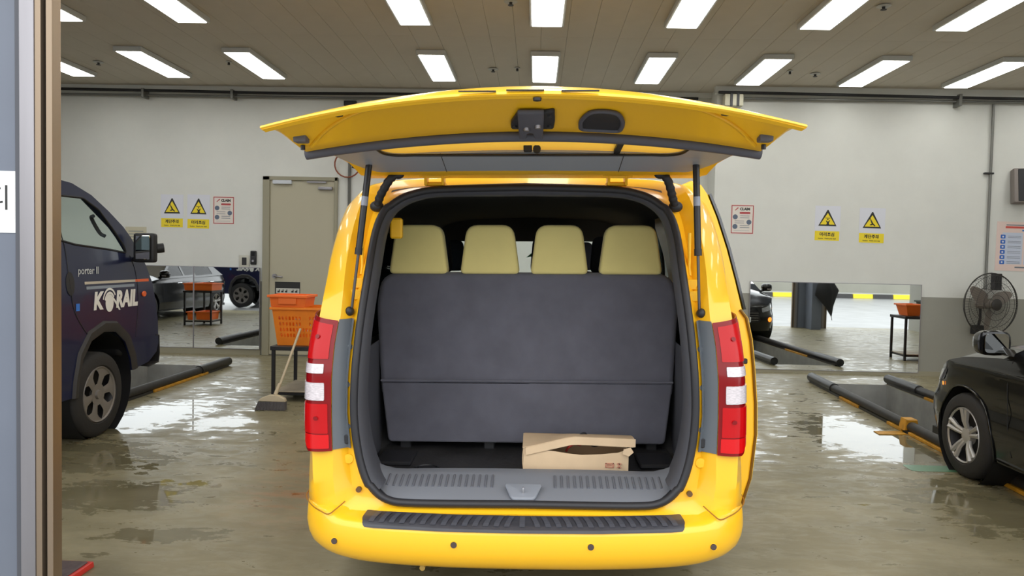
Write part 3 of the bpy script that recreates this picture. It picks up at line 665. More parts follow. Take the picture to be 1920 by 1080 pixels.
# ------------------------------------------------------------------ the van
VAN = thing('van', 'yellow van seen from behind with its tailgate raised', 'van', (-.023, 2.95, 0), (0, radians(-1.0), 0))
O_ = [(0, .20, .548), (.30, .20, .546), (.49, .20, .547), (.575, .20, .556), (.638, .20, .592), (.682, .20, .658), (.717, .205, .775), (.736, .21, .935), (.733, .215, 1.10), (.725, .235, 1.23), (.717, .265, 1.345), (.70, .345, 1.555), (.688, .43, 1.72), (.66, .49, 1.82), (.605, .53, 1.88), (.53, .555, 1.915), (.40, .56, 1.935), (0, .565, 1.945)]
J_ = [(0, .19, .535), (.31, .19, .535), (.52, .19, .535), (.62, .19, .54), (.715, .21, .57), (.745, .22, .66), (.757, .225, .79), (.765, .23, .935), (.765, .235, 1.10), (.758, .26, 1.23), (.75, .30, 1.35), (.738, .40, 1.56), (.728, .49, 1.73), (.712, .56, 1.83), (.67, .60, 1.90), (.58, .63, 1.94), (.42, .64, 1.955), (0, .65, 1.965)]
C_ = [(0, .15, .525), (.32, .15, .525), (.55, .15, .525), (.70, .155, .525), (.775, .165, .535), (.805, .165, .64), (.808, .175, .785), (.812, .18, .935), (.812, .185, 1.10), (.805, .205, 1.23), (.792, .245, 1.355), (.79, .33, 1.57), (.782, .43, 1.74), (.772, .53, 1.85), (.75, .60, 1.925), (.69, .64, 1.965), (.50, .66, 1.985), (0, .67, 1.995)]
M_ = [(0, .13, .51), (.33, .13, .51), (.58, .13, .51), (.76, .15, .515), (.86, .18, .53), (.895, .185, .63), (.905, .195, .78), (.912, .205, .935), (.912, .21, 1.10), (.905, .235, 1.23), (.893, .285, 1.362), (.878, .385, 1.565), (.862, .49, 1.73), (.838, .585, 1.84), (.81, .655, 1.91), (.745, .69, 1.965), (.52, .71, 1.995), (0, .72, 2.005)]
D_ = [(0, .12, .50), (.34, .12, .50), (.60, .13, .50), (.80, .16, .50), (.925, .25, .53), (.945, .28, .62), (.943, .30, .78), (.942, .32, .93), (.935, .33, 1.10), (.921, .36, 1.23), (.912, .42, 1.37), (.924, .53, 1.555), (.912, .63, 1.715), (.893, .70, 1.82), (.868, .75, 1.885), (.79, .78, 1.945), (.55, .80, 1.995), (0, .82, 2.015)]
SIDE = [(0, .22), (.35, .22), (.65, .23), (.90, .26), (.95, .42), (.955, .60), (.957, .78), (.957, .93), (.953, 1.10), (.945, 1.23), (.945, 1.37), (.935, 1.555), (.920, 1.715), (.90, 1.82), (.87, 1.89), (.79, 1.95), (.55, 2.0), (0, 2.02)]
NS = 4
def both(loop):
    r = crom(loop, NS); return [(-x, y, z) for x, y, z in r[::-1]]+r[1:]
YSEC = [1.0, 1.12, 2.28, 2.42, 2.52, 3.45, 3.55, 4.0]
loops = [both(l) for l in (O_, J_, C_, M_, D_)]+[both([(x, y, z) for x, z in SIDE]) for y in YSEC]
nose = [[(x*.97, 4.35-.55*max(0, (z-1.05)/.95)+(.35 if z < 1.05 else .35*max(0, 1-(z-1.05)/.25)), min(z, 2.0)) for x, y, z in loops[-1]]]
nL = len(loops[0])
def zof(j): return loops[6][j][2]
def wskip(i, j):
    x, _, z = loops[6][j]; z2 = loops[6][j+1][2] if j+1 < nL else z
    zz = (z+z2)/2
    if i in (6, 9) and 1.16 < zz < 1.80: return True               # side window openings
    if i in (8,) and x > 0 and False: return True
    if i == 9 and x > 0 and .35 < zz < 1.85: return True            # open sliding-door aperture
    return False
bm = B(); grid(bm, loops+nose, wskip)
bmesh.ops.recalc_face_normals(bm, faces=bm.faces[:])
body = obj('body_shell', bm, YEL, VAN, 50)
# inner lining so the cabin reads dark
cab = [[(x*.955, y, .3+(z-.3)*.975) for x, y, z in l] for l in loops[5:]]
cab0 = [[(x*.985+.0, max(y, .22)+.03, z-.006) for x, y, z in loops[0]]]+[[(x*.955, .62, .45+(z-.45)*.965) for x, y, z in loops[5]]]
bm = B(); grid(bm, cab0+cab, lambda i, j: i >= 2 and wskip(i+3, j)); obj('cabin_lining', bm, LINER, VAN, 60)
for sgn in (-1, 1):
    for (ya, yb) in ((1.1, 2.3), (2.5, 3.47)):
        if sgn > 0 and ya > 2: continue
        zs = [1.13, 1.25, 1.4, 1.55, 1.7, 1.82]
        hw = [interp(z, [p[1] for p in SIDE[3:15]], [p[0] for p in SIDE[3:15]])-.012 for z in zs]
        bm = B(); grid(bm, [[(sgn*h, y, z) for h, z in zip(hw, zs)] for y in (ya, yb)]); solidify(bm, .004); obj('side_window', bm, GLASSV, VAN)
# windscreen
bm = B(); grid(bm, [[(x, 4.42-.5*(z-1.05)/.95, z) for x in np.linspace(-.85+.12*(z-1), .85-.12*(z-1), 7)] for z in (1.1, 1.4, 1.7, 1.88)]); obj('windscreen', bm, GLASSC, VAN)
bm = B(); box(bm, (-.8, 3.75, .55), (.8, 4.35, 1.08), .05, 3); obj('dashboard', bm, DARK, VAN, 40)
bm = B(); box(bm, (-.80, 3.78, 1.765), (.80, 3.82, 1.99), .01, 1); obj('visor_panel', bm, LINER, VAN)
# bumper
PL = crom([(0, 0, 0), (.3, .006, 0), (.6, .035, 0), (.78, .085, 0), (.90, .175, 0), (.955, .29, 0), (.966, .45, 0), (.968, .85, 0)], 4)
PL = [(-x, y, z) for x, y, z in PL[::-1]]+PL[1:]
def nrm(i, P=PL):
    a, b2 = P[max(i-1, 0)], P[min(i+1, len(P)-1)]; d = Vector((b2[0]-a[0], b2[1]-a[1])); d.normalize(); return Vector((-d.y, d.x))
def bump_pt(i, z, ins):
    n = nrm(i); x, y, _ = PL[i]
    return (x+n.x*ins, y+n.y*ins, z)
BP = [(.527, .19), (.527, .15), (.524, .05), (.518, .02), (.508, .005), (.49, 0), (.45, -.002), (.41, .004), (.375, .018), (.345, .045), (.325, .08), (.31, .14), (.30, .30)]
def lift(i): return .012*min(1, abs(PL[i][0])/.9)**4
bm = B(); grid(bm, [[bump_pt(i, z+lift(i)+(.018 if abs(PL[i][0]) > .8 and z > .5 else 0), ins) for i in range(len(PL))] for z, ins in BP])
bmesh.ops.recalc_face_normals(bm, faces=bm.faces[:]); BUM = obj('bumper', bm, YEL, VAN, 50)
for x, z in ((-.78, .43), (-.275, .452), (.275, .452), (.78, .43)):
    y = interp(abs(x), [0, .3, .6, .78, .9], [0, .006, .035, .085, .175]); nx = .32*np.sign(x) if abs(x) > .5 else 0
    bm = B(); cyl(bm, (x, y+.004, z), (x+nx*.006, y-.006, z), .0125, 16); s_ = obj('parking_sensor', bm, pm('sensor_grey', (74, 62, 58), .4), BUM, 40)
    bm = B(); tube(bm, [(x+.0145*cos(a), y-.002, z+.0145*sin(a)) for a in np.linspace(0, 2*pi, 17)[:-1]], .002, 5, True); obj('sensor_ring', bm, YEL, BUM, 60)
for s in (-1, 1):
    bm = B(); tube(bm, [(s*x, y, z) for x, y, z in crom([(.968, .40, .563), (.955, .27, .56), (.90, .165, .553), (.845, .115, .543), (.81, .10, .537), (.785, .125, .55), (.755, .16, .572)], 4)], .0026, 6); obj('bumper_seam', bm, pm('seam_brown', (150, 100, 12), .6), BUM, 60)
# step pad: raised tray with slanted ribs
def padpt(u, v, d=0.):
    yb = interp(abs(u), [0, .3, .6, .78], [0, .006, .035, .085])
    return (u, yb+v-(d*.8 if v < .012 else 0), interp(v, [-.002, 0, .005, .02, .05, .15], [.482, .492, .508, .518, .524, .527])+.004+(d if v >= .012 else d*.4))
bm = B(); panel(bm, rpoly([(-.66, .115), (.66, .115), (.664, .03), (.655, .002), (-.655, .002), (-.664, .03)], .008, 2), [], lambda u, v: padpt(u, v, .006), .06, .012); bmesh.ops.recalc_face_normals(bm, faces=bm.faces[:])
if sum(f.normal.z for f in bm.faces) < 0: bmesh.ops.reverse_faces(bm, faces=bm.faces[:])
PAD = obj('step_pad', bm, pm('pad_black', (58, 58, 64), .4, var=.15, vscale=12), BUM, 40)
RIBM = pm('pad_rib', (72, 73, 80), .4)
for k in range(-14, 15):
    x = k*.043; s2 = .02*np.sign(k) if k else 0
    bm = B(); panel(bm, [(x-.011, .10), (x+.011, .10), (x+.011+s2, .012), (x-.011+s2, .012)], [], lambda u, v: padpt(u, v, .009), None, .02); obj('pad_rib', bm, RIBM, BUM)
# door seal round the opening
lo = both(O_)
ring = [(x*.985, y-.012, z+(.012 if z < .62 else 0)-(.008 if z > 1.85 else 0)) for x, y, z in lo]
bm = B(); tube(bm, ring[:-1] if ring[0] == ring[-1] else ring, .017, 10, True); obj('door_seal', bm, pm('seal_rubber', (38, 38, 42), .5), VAN, 60)
def inner(p, d, y): x, _, z = p; c = Vector((x, z-1.2)); l = c.length; c = c*(1-d/l); return (c.x, y, c.y+1.2)
ri = [[inner(p, .022, p[1]-.006) for p in lo], [inner(p, .034, p[1]+.01) for p in lo], [inner(p, .040, p[1]+.05) for p in lo], [inner(p, .032, p[1]+.12) for p in lo], [inner(p, .0, p[1]+.3) for p in lo]]
def side_only(i, j):
    z = lo[j][2]; return z < .60
bm = B(); grid(bm, ri, side_only); solidify(bm, .003); obj('opening_trim', bm, DTRIM, VAN, 60)
# sill plate
def sill(u, v):                                   # u across, v 0..1 front to back
    a = abs(u)/.74; yf = .185+.02*a*a; yb = .50-.05*a**3
    return (u, yf+(yb-yf)*v, .553+.062*min(1, v*1.25)**.8+.0*a+max(0, abs(u)-.56)**2*2.2)
bm = B(); panel(bm, rpoly([(-.70, 1), (-.66, .35), (-.55, 0), (.55, 0), (.66, .35), (.70, 1)], .04), [], sill, .05, .12); solidify(bm, -.01); SILL = obj('sill_plate', bm, TRIM, VAN, 60)
for s in (-1, 1):
    for k in range(17):
        u = s*(.14+.029*k)
        bm = B(); pts = [sill(u, v) for v in (.36, .47, .58, .69)]
        tube(bm, [(p[0], p[1], p[2]+.0125) for p in pts], .0055, 6); obj('tread_rib', bm, pm('rib_grey', (102, 104, 111), .5), SILL, 60)
bm = B(); prism(bm, rpoly([(-.085, .29), (.085, .29), (.05, .195), (-.05, .195)], .02), lambda u, v: (u, v, .572+(v-.2)*.42), lambda u, v: (u, v, .588+(v-.2)*.36), .006, 2); obj('latch_recess', bm, pm('recess_grey', (132, 136, 144), .45), SILL, 50)
bm = B(); cyl(bm, (0, .225, .58), (0, .225, .622), .005, 8); obj('striker', bm, CHROME, SILL, 40)
# cargo floor and side walls
bm = B(); grid(bm, [[(x, y, .570+.006*sin(x*9+y*7)+.004*sin(x*23-y*11)) for x in np.linspace(-.76, .76, 40)] for y in np.linspace(.44, 1.9, 36)]); FL = obj('cargo_mat', bm, MAT_, VAN, 60)
bm = B(); tube(bm, [(-.48+.055*cos(a), .66+.045*sin(a), .578) for a in np.linspace(0, 2*pi, 25)[:-1]], .007, 6, True); obj('tie_ring', bm, DARK, FL, 60)
bm = B(); lathe(bm, [(0, .04), (.006, .04), (.006, .0)], 20, 'z', (-.48, .66, .574)); obj('ring_cap', bm, DARK, FL, 40)
for s in (-1, 1):
    bm = B(); box(bm, (s*.66-.09, .72, .568), (s*.66+.09, .95, .590), .006, 1); obj('floor_cover', bm, DARK, FL)
    rows = []
    for y in np.linspace(.42, 1.6, 8):
        rows.append([(s*(.772+.05*(y-.4)-.03*max(0, (.75-z))), y, z) for z in (.56, .62, .75, .9, 1.05, 1.16)])
    bm = B(); grid(bm, rows); solidify(bm, .004); SW = obj('side_trim', bm, DTRIM, VAN, 60)
    for k in range(10):
        bm = B(); box(bm, (s*.772-.006, .48, .66+.022*k), (s*.772+.006, .62, .668+.022*k)); obj('vent_slat', bm, DARK, SW)
# bench seat at the back
def xz(y): return lambda u, v: (u, y, v)
BEN = obj('bench_back', prism(B(), rpoly([(-.79, .86), (.79, .86), (.815, 1.35), (.785, 1.53), (-.785, 1.53), (-.815, 1.35)], [.03, .03, .05, .11, .11, .05], 5), xz(1.06), xz(1.19), .035, 4), SEAT, VAN, 50)
obj('seat_skirt', prism(B(), rpoly([(-.745, .612), (.745, .612), (.785, .945), (-.785, .945)], [.025, .025, .01, .01], 4), lambda u, v: (u, 1.035+.02*(v-.6), v), xz(1.25), .012, 2), SEAT, BEN, 50)
bm = B(); tube(bm, [(-.785, 1.04, .946), (0, 1.036, .947), (.785, 1.04, .946)], .006, 6); obj('piping', bm, SEAT, BEN, 60)
for (xa, xb) in ((-.743, -.424), (-.358, -.037), (.020, .331), (.389, .726)):
    c, w = (xa+xb)/2, (xb-xa)/2
    obj('headrest', prism(B(), rpoly([(c-w, 1.522), (c+w, 1.522), (c+w*.78, 1.786), (c-w*.78, 1.786)], [.03, .03, .06, .06], 5), lambda u, v: (u, 1.05+.03*(v-1.52), v), lambda u, v: (u, 1.17+.02*(v-1.52), v), .018, 3), HEADR, BEN, 50)
for x in (-.66, -.2, .3, .68):
    bm = B(); box(bm, (x-.03, 1.08, .565), (x+.03, 1.2, .63), .006, 1); obj('seat_leg', bm, DARK, BEN)
bm = B(); box(bm, (-.76, 1.22, .63), (.76, 1.7, .88), .05, 3); obj('seat_cushion', bm, SEAT, BEN, 40)
# seats further forward
for (x, y, w) in ((-.45, 2.0, .46), (.35, 2.0, .46), (-.45, 2.9, .46), (.42, 2.9, .46), (-.42, 3.55, .24), (.42, 3.55, .24)):
    obj('seat_row', prism(B(), rpoly([(x-w*.8, .6), (x+w*.8, .6), (x+w*.72, 1.5), (x-w*.72, 1.5)], .08, 4), xz(y), xz(y+.13), .03, 3), pm('front_seat_cloth', (58, 58, 64), .9), VAN, 50)
    for hx in ((x-.2, x+.2) if w > .3 else (x,)):
        obj('front_headrest', prism(B(), rpoly([(hx-.14, 1.51), (hx+.14, 1.51), (hx+.12, 1.755), (hx-.12, 1.755)], .05, 4), xz(y+.02), xz(y+.12), .025, 3), pm('front_seat_cloth', (58, 58, 64), .9), VAN, 50)
bm = B(); box(bm, (-.66, .66, 1.70), (-.60, .70, 1.80), .008, 1); obj('belt_anchor', bm, YELIN, VAN)
bm = B(); prism(bm, [(-.08, 0), (.02, .02), (.05, .06), (-.02, .05)], lambda u, v: (u+.04, 3.9, v+1.62), lambda u, v: (u+.04, 3.91, v+1.62)); obj('green_tag', bm, pm('green_tag', (110, 200, 140), .5), VAN)
# tail lamps: lens body on a lofted corner, with bands
LZ = [.775, .80, .86, .935, 1.02, 1.10, 1.17, 1.23, 1.30, 1.355]
def lens_pt(s, u, z, off):
    """u 0 (inner) .. 1 (outer corner) at height z"""
    hi = interp(z, [p[2] for p in C_[6:11]], [p[0] for p in C_[6:11]])+.004; yi = interp(z, [p[2] for p in C_[6:11]], [p[1] for p in C_[6:11]])-.004
    hm = interp(z, [p[2] for p in M_[6:11]], [p[0] for p in M_[6:11]])+.008; ym = interp(z, [p[2] for p in M_[6:11]], [p[1] for p in M_[6:11]])-.012
    ho = interp(z, [p[2] for p in D_[6:11]], [p[0] for p in D_[6:11]])+.008; yo = interp(z, [p[2] for p in D_[6:11]], [p[1] for p in D_[6:11]])+.0
    a, b2, c = Vector((hi, yi)), Vector((2*hm-.5*(hi+ho), 2*ym-.5*(yi+yo))), Vector((ho, yo))
    p = a*(1-u)**2+b2*2*u*(1-u)+c*u*u
    n = Vector((u*.8, -1+.5*u)); n.normalize(); p = p+n*off
    return (s*p.x, p.y, z)
def lens(name, s, poly, mat, parent, off, t=.006):
    bm = B(); panel(bm, poly, [], lambda u, v: lens_pt(s, u, v, off), .12, .04)
    if t:
        bmesh.ops.recalc_face_normals(bm, faces=bm.faces[:])
        if sum(f.normal.y for f in bm.faces) > 0: bmesh.ops.reverse_faces(bm, faces=bm.faces[:])
        bmesh.ops.solidify(bm, geom=bm.faces[:], thickness=t)
    return obj(name, bm, mat, parent, 60)
for s in (-1, 1):
    base = rpoly([(0, .785), (.55, .78), (1, .83), (1, 1.372), (0, 1.335)], [.004, .06, .05, .01, .01], 4)
    TL = lens('tail_lamp', s, base, REDD, VAN, .004)
    lens('upper_lens', s, rpoly([(.06, 1.175), (.94, 1.175), (.94, 1.352), (.06, 1.318)], .01), RED, TL, .008)
    lens('small_clear_lens', s, rpoly([(.12, 1.115), (.85, 1.115), (.85, 1.155), (.12, 1.155)], .01), CLEAR, TL, .010)
    lens('reversing_lens', s, rpoly([(.10, 1.0), (.97, 1.0), (.97, 1.075), (.10, 1.075)], .012), CLEAR, TL, .010)
    lens('brake_lens', s, rpoly([(.05, .86), (.80, .86), (.80, .985), (.05, .985)], .01), RED, TL, .009)
    lens('lower_lens', s, rpoly([(.04, .797), (.52, .793), (.80, .83), (.80, .855), (.04, .855)], .008), pm('bright_red_lens', (206, 6, 12), .2, coat=.25, spec=.3), TL, .008)
    lens('outer_lens', s, rpoly([(.84, .85), (.97, .86), (.97, .985), (.84, .985)], .006), RED, TL, .008)
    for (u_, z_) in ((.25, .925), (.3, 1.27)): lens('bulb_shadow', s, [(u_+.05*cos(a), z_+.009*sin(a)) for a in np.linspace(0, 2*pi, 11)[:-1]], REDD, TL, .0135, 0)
    # grey strip between lamp and opening
    zz = np.linspace(.79, 1.34, 12)
    def at(tab, z): return (interp(z, [p[2] for p in tab[5:12]], [p[0] for p in tab[5:12]]), interp(z, [p[2] for p in tab[5:12]], [p[1] for p in tab[5:12]]))
    rows = []
    for z in zz:
        o_, j_, c_ = at(O_, z), at(J_, z), at(C_, z); sl = .016*(c_[0]-o_[0])/.09
        rows.append([(s*(c_[0]+.002), c_[1]-.005, z+sl*0), (s*(c_[0]*.62+j_[0]*.38), (c_[1]*.55+j_[1]*.45)-.008, z), (s*j_[0], j_[1]-.008, z), (s*(o_[0]+.02), o_[1]-.004, z)])
    bm = B(); grid(bm, rows); solidify(bm, .004); ST = obj('lamp_surround', bm, STRIP, VAN, 30)
    for z in (.88, 1.06, 1.22):
        o_, j_ = at(O_, z), at(J_, z); x = (j_[0]*.8+o_[0]*.2); y = j_[1]-.011
        bm = B(); cyl(bm, (s*x, y+.004, z), (s*x, y-.004, z), .012, 12); obj('clip', bm, STRIP, ST, 40)
    o_, j_ = at(O_, .825), at(J_, .825); bm = B(); box(bm, (s*(j_[0]+.002)-.012, j_[1]-.022, .805), (s*(j_[0]+.002)+.012, j_[1]+.002, .845), .004, 1); obj('catch', bm, DARK, ST)
    # bolts and plugs in the yellow jamb
    bm = B(); cyl(bm, (s*.705, .205, .612), (s*.705, .19, .612), .012, 14); obj('jamb_bolt', bm, pm('bolt_brown', (96, 70, 40), .5), VAN, 40)
    bm = B(); lathe(bm, [(0, .022), (-.004, .020), (-.005, 0)], 18, 'y', (s*.752, .215, .74)); obj('jamb_plug', bm, YELIN, VAN, 40)
    for z in (1.42, 1.47): 
        j_ = at(J_, z); bm = B(); box(bm, (s*j_[0]-.028, j_[1]-.012, z), (s*j_[0]+.024, j_[1]-.002, z+.045), .003, 1); obj('gutter_step', bm, YELIN, VAN)
    bm = B(); tube(bm, [(s*(at(J_, z)[0]-.008), at(J_, z)[1]-.012, z) for z in np.linspace(1.53, 1.72, 6)], .008, 8); obj('gutter_rib', bm, YELIN, VAN, 60)
    # gas strut
    top, bot = Vector((s*.705+.03, .30, 2.04)), Vector((s*.755, .285, 1.372))
    k = top.lerp(bot, .63)
    bm = B(); cyl(bm, top, k, .0145, 14); GS = obj('gas_strut', bm, pm('strut_black', (32, 32, 35), .35), VAN, 40)
    bm = B(); cyl(bm, k, bot, .0065, 10); obj('strut_rod', bm, pm('rod_grey', (86, 84, 86), .3, metal=.7), GS, 40)
    bm = B(); cyl(bm, k+(bot-k)*-.12, k, .0165, 14); obj('strut_collar', bm, DARK, GS, 40)
    l0 = top.lerp(bot, .25); l1 = top.lerp(bot, .31); bm = B(); cyl(bm, l0, l1, .0149, 14, None, False); obj('strut_label', bm, pm('strut_label', (150, 156, 170), .5), GS, 40)
    for p in (top, bot): bm = B(); bmesh.ops.create_uvsphere(bm, u_segments=14, v_segments=8, radius=.021, matrix=Matrix.Translation(p+Vector((-s*.012 if p is top else s*.008, 0, 0)))); obj('ball_joint', bm, DARK, GS, 60)
    # wiring boot
    bm = B(); tube(bm, crom([(s*.60+.015, .46, 1.985), (s*.628+.012, .455, 1.965), (s*.652+.006, .47, 1.925), (s*.672, .49, 1.885), (s*.686, .51, 1.85)], 5), [.015]*3+[.019, .021, .018]*6, 10); WB = obj('wiring_boot', bm, DARK, VAN, 60)
    for p, r in (((s*.597+.015, .465, 1.99), .03), ((s*.690, .512, 1.845), .033)): bm = B(); bmesh.ops.create_uvsphere(bm, u_segments=14, v_segments=8, radius=r, matrix=Matrix.Translation(p) @ Matrix.Diagonal((1, .6, .8, 1))); obj('boot_end', bm, DARK, WB, 60)
    # hinge
    hx = s*.425
    H = obj('hinge', box(B(), (hx-.05, .55, 1.945), (hx+.05, .60, 1.962), .004, 1), YELIN, VAN)
    for dx in (-.04, .04):
        bm = B(); box(bm, (hx+dx-.006, .52, 1.945), (hx+dx+.006, .60, 1.995), .003, 1); obj('hinge_leaf', bm, YELIN, H)
        bm = B(); cyl(bm, (hx+dx*1.5, .515, 1.99), (hx+dx*1.5, .54, 1.99), .011, 6); obj('hinge_bolt', bm, YELIN, H)
    bm = B(); cyl(bm, (hx-.055, .53, 1.985), (hx+.055, .53, 1.985), .008, 10); obj('hinge_pin', bm, YELIN, H, 40)
YELPANE = bpy.data.materials.new('yellow_translucent'); YELPANE.use_nodes = True  # translucent yellow sheet that fills the raised tailgate window
_n = YELPANE.node_tree.nodes; _l = YELPANE.node_tree.links; _p = _n['Principled BSDF']; _p.inputs['Base Color'].default_value = (*lin((252, 205, 60)), 1); _p.inputs['Roughness'].default_value = .3
_t = _n.new('ShaderNodeBsdfTranslucent'); _t.inputs[0].default_value = (*lin((255, 232, 150)), 1); _m = _n.new('ShaderNodeMixShader'); _m.inputs[0].default_value = .6
_l.new(_p.outputs[0], _m.inputs[1]); _l.new(_t.outputs[0], _m.inputs[2]); _l.new(_m.outputs[0], _n['Material Output'].inputs[0])
# ------------------------------------------------------------------ tailgate (raised)
TGO = [(-.757, 2.082, .834, .079, .10), (-.742, 2.096, .837, .086, .098), (-.65, 2.128, .838, .106, .08), (-.50, 2.158, .838, .128, .05), (-.25, 2.182, .836, .142, .02), (.05, 2.165, .83, .132, 0), (.35, 2.10, .812, .068, 0), (.52, 2.045, .79, .034, 0), (.60, 2.02, .765, .022, 0)]
TT = np.linspace(-1, 1, 41)
def tgrow(r, tt=TT): y, z, h, c, ys = r; return [(t*h, y+ys*t*t, z-c*abs(t)**2.0) for t in tt]
rows = [tgrow(TGO[0])]
P_ = crom([(r[0], r[1], 0) for r in TGO], 4)
full = []
for p in P_:
    f = lambda k: interp(p[0], [r[0] for r in TGO], [r[k] for r in TGO]); full.append(tgrow((p[0], p[1], f(2), f(3), f(4))))
bm = B(); grid(bm, full, lambda i, j: abs(full[i][j][0]+full[i][j+1][0])/2 < .62 and -.25 < (full[i][j][1]+full[i+1][j][1])/2 < .22); bmesh.ops.recalc_face_normals(bm, faces=bm.faces[:])
if sum(f.normal.z for f in bm.faces) < 0: bmesh.ops.reverse_faces(bm, faces=bm.faces[:])
bmesh.ops.solidify(bm, geom=bm.faces[:], thickness=.008)
TG = obj('tailgate', bm, YEL, VAN, 60, (.032, 0, 0))
# inner panel: lip, trough, bowl
TI = [(-.752, 2.080, .830, .082, .10), (-.735, 2.073, .824, .080, .10), (-.722, 2.088, .816, .078, .098), (-.68, 2.088, .808, .074, .09), (-.58, 2.072, .800, .070, .065), (-.46, 2.048, .792, .066, .045), (-.39, 2.036, .782, .064, .03), (-.345, 2.044, .775, .06, .02), (-.33, 2.075, .775, .06, .02), (-.31, 2.105, .775, .06, .01)]
bm = B(); rows = [tgrow(r) for r in TI]
grid(bm, rows); bmesh.ops.recalc_face_normals(bm, faces=bm.faces[:])
if sum(f.normal.z for f in bm.faces) > 0: bmesh.ops.reverse_faces(bm, faces=bm.faces[:])
bmesh.ops.solidify(bm, geom=bm.faces[:], thickness=.006); obj('inner_panel', bm, YELIN, TG, 50)
for s in (-1, 1):                                                  # curved corner crease
    pts = []
    for k in range(9):
        t = .60+.35*k/8; yy = -.69+.25*(k/8)**1.6; f = lambda q: interp(yy, [r[0] for r in TI[:8]], [r[q] for r in TI[:8]])
        pts.append((s*t*f(2), yy+f(4)*t*t*.9, f(1)-f(3)*t*t-.001))
    bm = B(); tube(bm, pts, .007, 6); obj('corner_crease', bm, YELIN, TG, 60)
    # end closing plate between outer skin and inner panel
    bm = B(); A = [full[i][-1 if s > 0 else 0] for i in range(0, 21, 2)]; L2 = [rows[min(9, int(i*9/10))][-1 if s > 0 else 0] for i in range(11)]
    grid(bm, [A, L2]); obj('end_plate', bm, YELIN, TG, 50)
    bm = B(); box(bm, (s*.762-.022, -.50, 1.985), (s*.762+.022, -.455, 2.015), .006, 2); obj('stop_block', bm, pm('stop_grey', (92, 92, 98), .5), TG, 40)
    bm = B(); lathe(bm, [(0, .018), (-.008, .016), (-.012, 0)], 14, 'z', (s*.59, -.665, 2.045)); obj('drain_plug', bm, DARK, TG, 40)
    bm = B(); cyl(bm, (s*.775, -.42, 1.985), (s*.775, -.42, 1.970), .008, 8); obj('plug', bm, DARK, TG)
bm = B(); lathe(bm, [(0, .013), (-.008, .012), (-.01, 0)], 14, 'z', (.02, -.737, 2.074)); obj('drain_plug', bm, DARK, TG, 40)
for x0_, x1_ in ((-.21, -.10), (-.07, .04), (.09, .20)):
    bm = B(); box(bm, (x0_, -.762, 2.091-.12*((x0_+x1_)/2)**2), (x1_, -.752, 2.094-.12*((x0_+x1_)/2)**2)); obj('lamp_slot', bm, DARK, TG)
# weather strip along the inner panel
bm = B(); tube(bm, [(t*.79, -.365+.03*t*t, 2.024-.058*t*t) for t in np.linspace(-1, 1, 41)], .019, 10); obj('weather_strip', bm, RUB, TG, 60)
# window, trim ring, upper flange
def tgz(x, y): return interp(y, [-.3, .20, .45, .60], [2.108, 2.062, 2.0, 1.985])-interp(y, [-.3, .2, .45, .6], [.062, .035, .004, 0])*(abs(x)/.8)**2.2
win = rpoly([(-.64, -.24), (.64, -.24), (.61, .20), (-.61, .20)], .11, 6)
outl = rpoly([(-.80, -.31), (.80, -.31), (.80, .20), (.70, .44), (-.70, .44), (-.80, .20)], [.02, .02, .1, .12, .12, .1], 5)
bm = B(); panel(bm, outl, [win], lambda u, v: (u, v, tgz(u, v)-.012), .08, .06); bmesh.ops.recalc_face_normals(bm, faces=bm.faces[:])
if sum(f.normal.z for f in bm.faces) > 0: bmesh.ops.reverse_faces(bm, faces=bm.faces[:])
bmesh.ops.solidify(bm, geom=bm.faces[:], thickness=.01); obj('window_trim', bm, pm('tailgate_trim', (158, 163, 171), .5, bump=.05, bscale=300), TG, 60)
bm = B(); tube(bm, [(x, y, tgz(x, y)-.012) for x, y in win], .006, 6, True); obj('window_gasket', bm, BLACK, TG, 60)
bm = B(); panel(bm, rpoly([(-.67, -.28), (.67, -.28), (.66, .27), (-.66, .27)], .1, 4), [], lambda u, v: (u, v, tgz(u, v)+.004), .1, .1); bmesh.ops.recalc_face_normals(bm, faces=bm.faces[:]); bmesh.ops.solidify(bm, geom=bm.faces[:], thickness=.004); obj('yellow_window_pane', bm, YELPANE, TG, 60)
bm = B(); box(bm, (.34, -.24, 2.045), (.365, .20, 2.10), .004, 1)
for v in bm.verts: v.co.z = tgz(v.co.x, v.co.y)+(-.012 if v.co.z < 2.07 else .01)
obj('window_bar', bm, DARK, TG)
for x_ in (-.385, .385): bm = B(); tube(bm, [(x_, y, tgz(x_, y)-.0125) for y in (.19, .3, .43)], .0015, 4); obj('trim_seam', bm, DARK, TG)
bm = B(); grid(bm, [[(x, y, tgz(x, y)+zo) for x in np.linspace(-h, h, 31)] for y, zo, h in ((.23, .004, .795), (.40, -.006, .785), (.44, -.012, .78), (.50, -.004, .775), (.58, .0, .765), (.60, .02, .762))]); solidify(bm, .004); obj('upper_flange', bm, YELIN, TG, 50)
bm = B(); box(bm, (-.035, .13, 2.045), (.0, .17, 2.075), .004, 1); WP = obj('wiper_motor_clip', bm, DARK, TG)
bm = B(); cyl(bm, (.02, .13, 2.055), (.02, .17, 2.055), .016, 12); obj('clip_knob', bm, DARK, TG, 40)
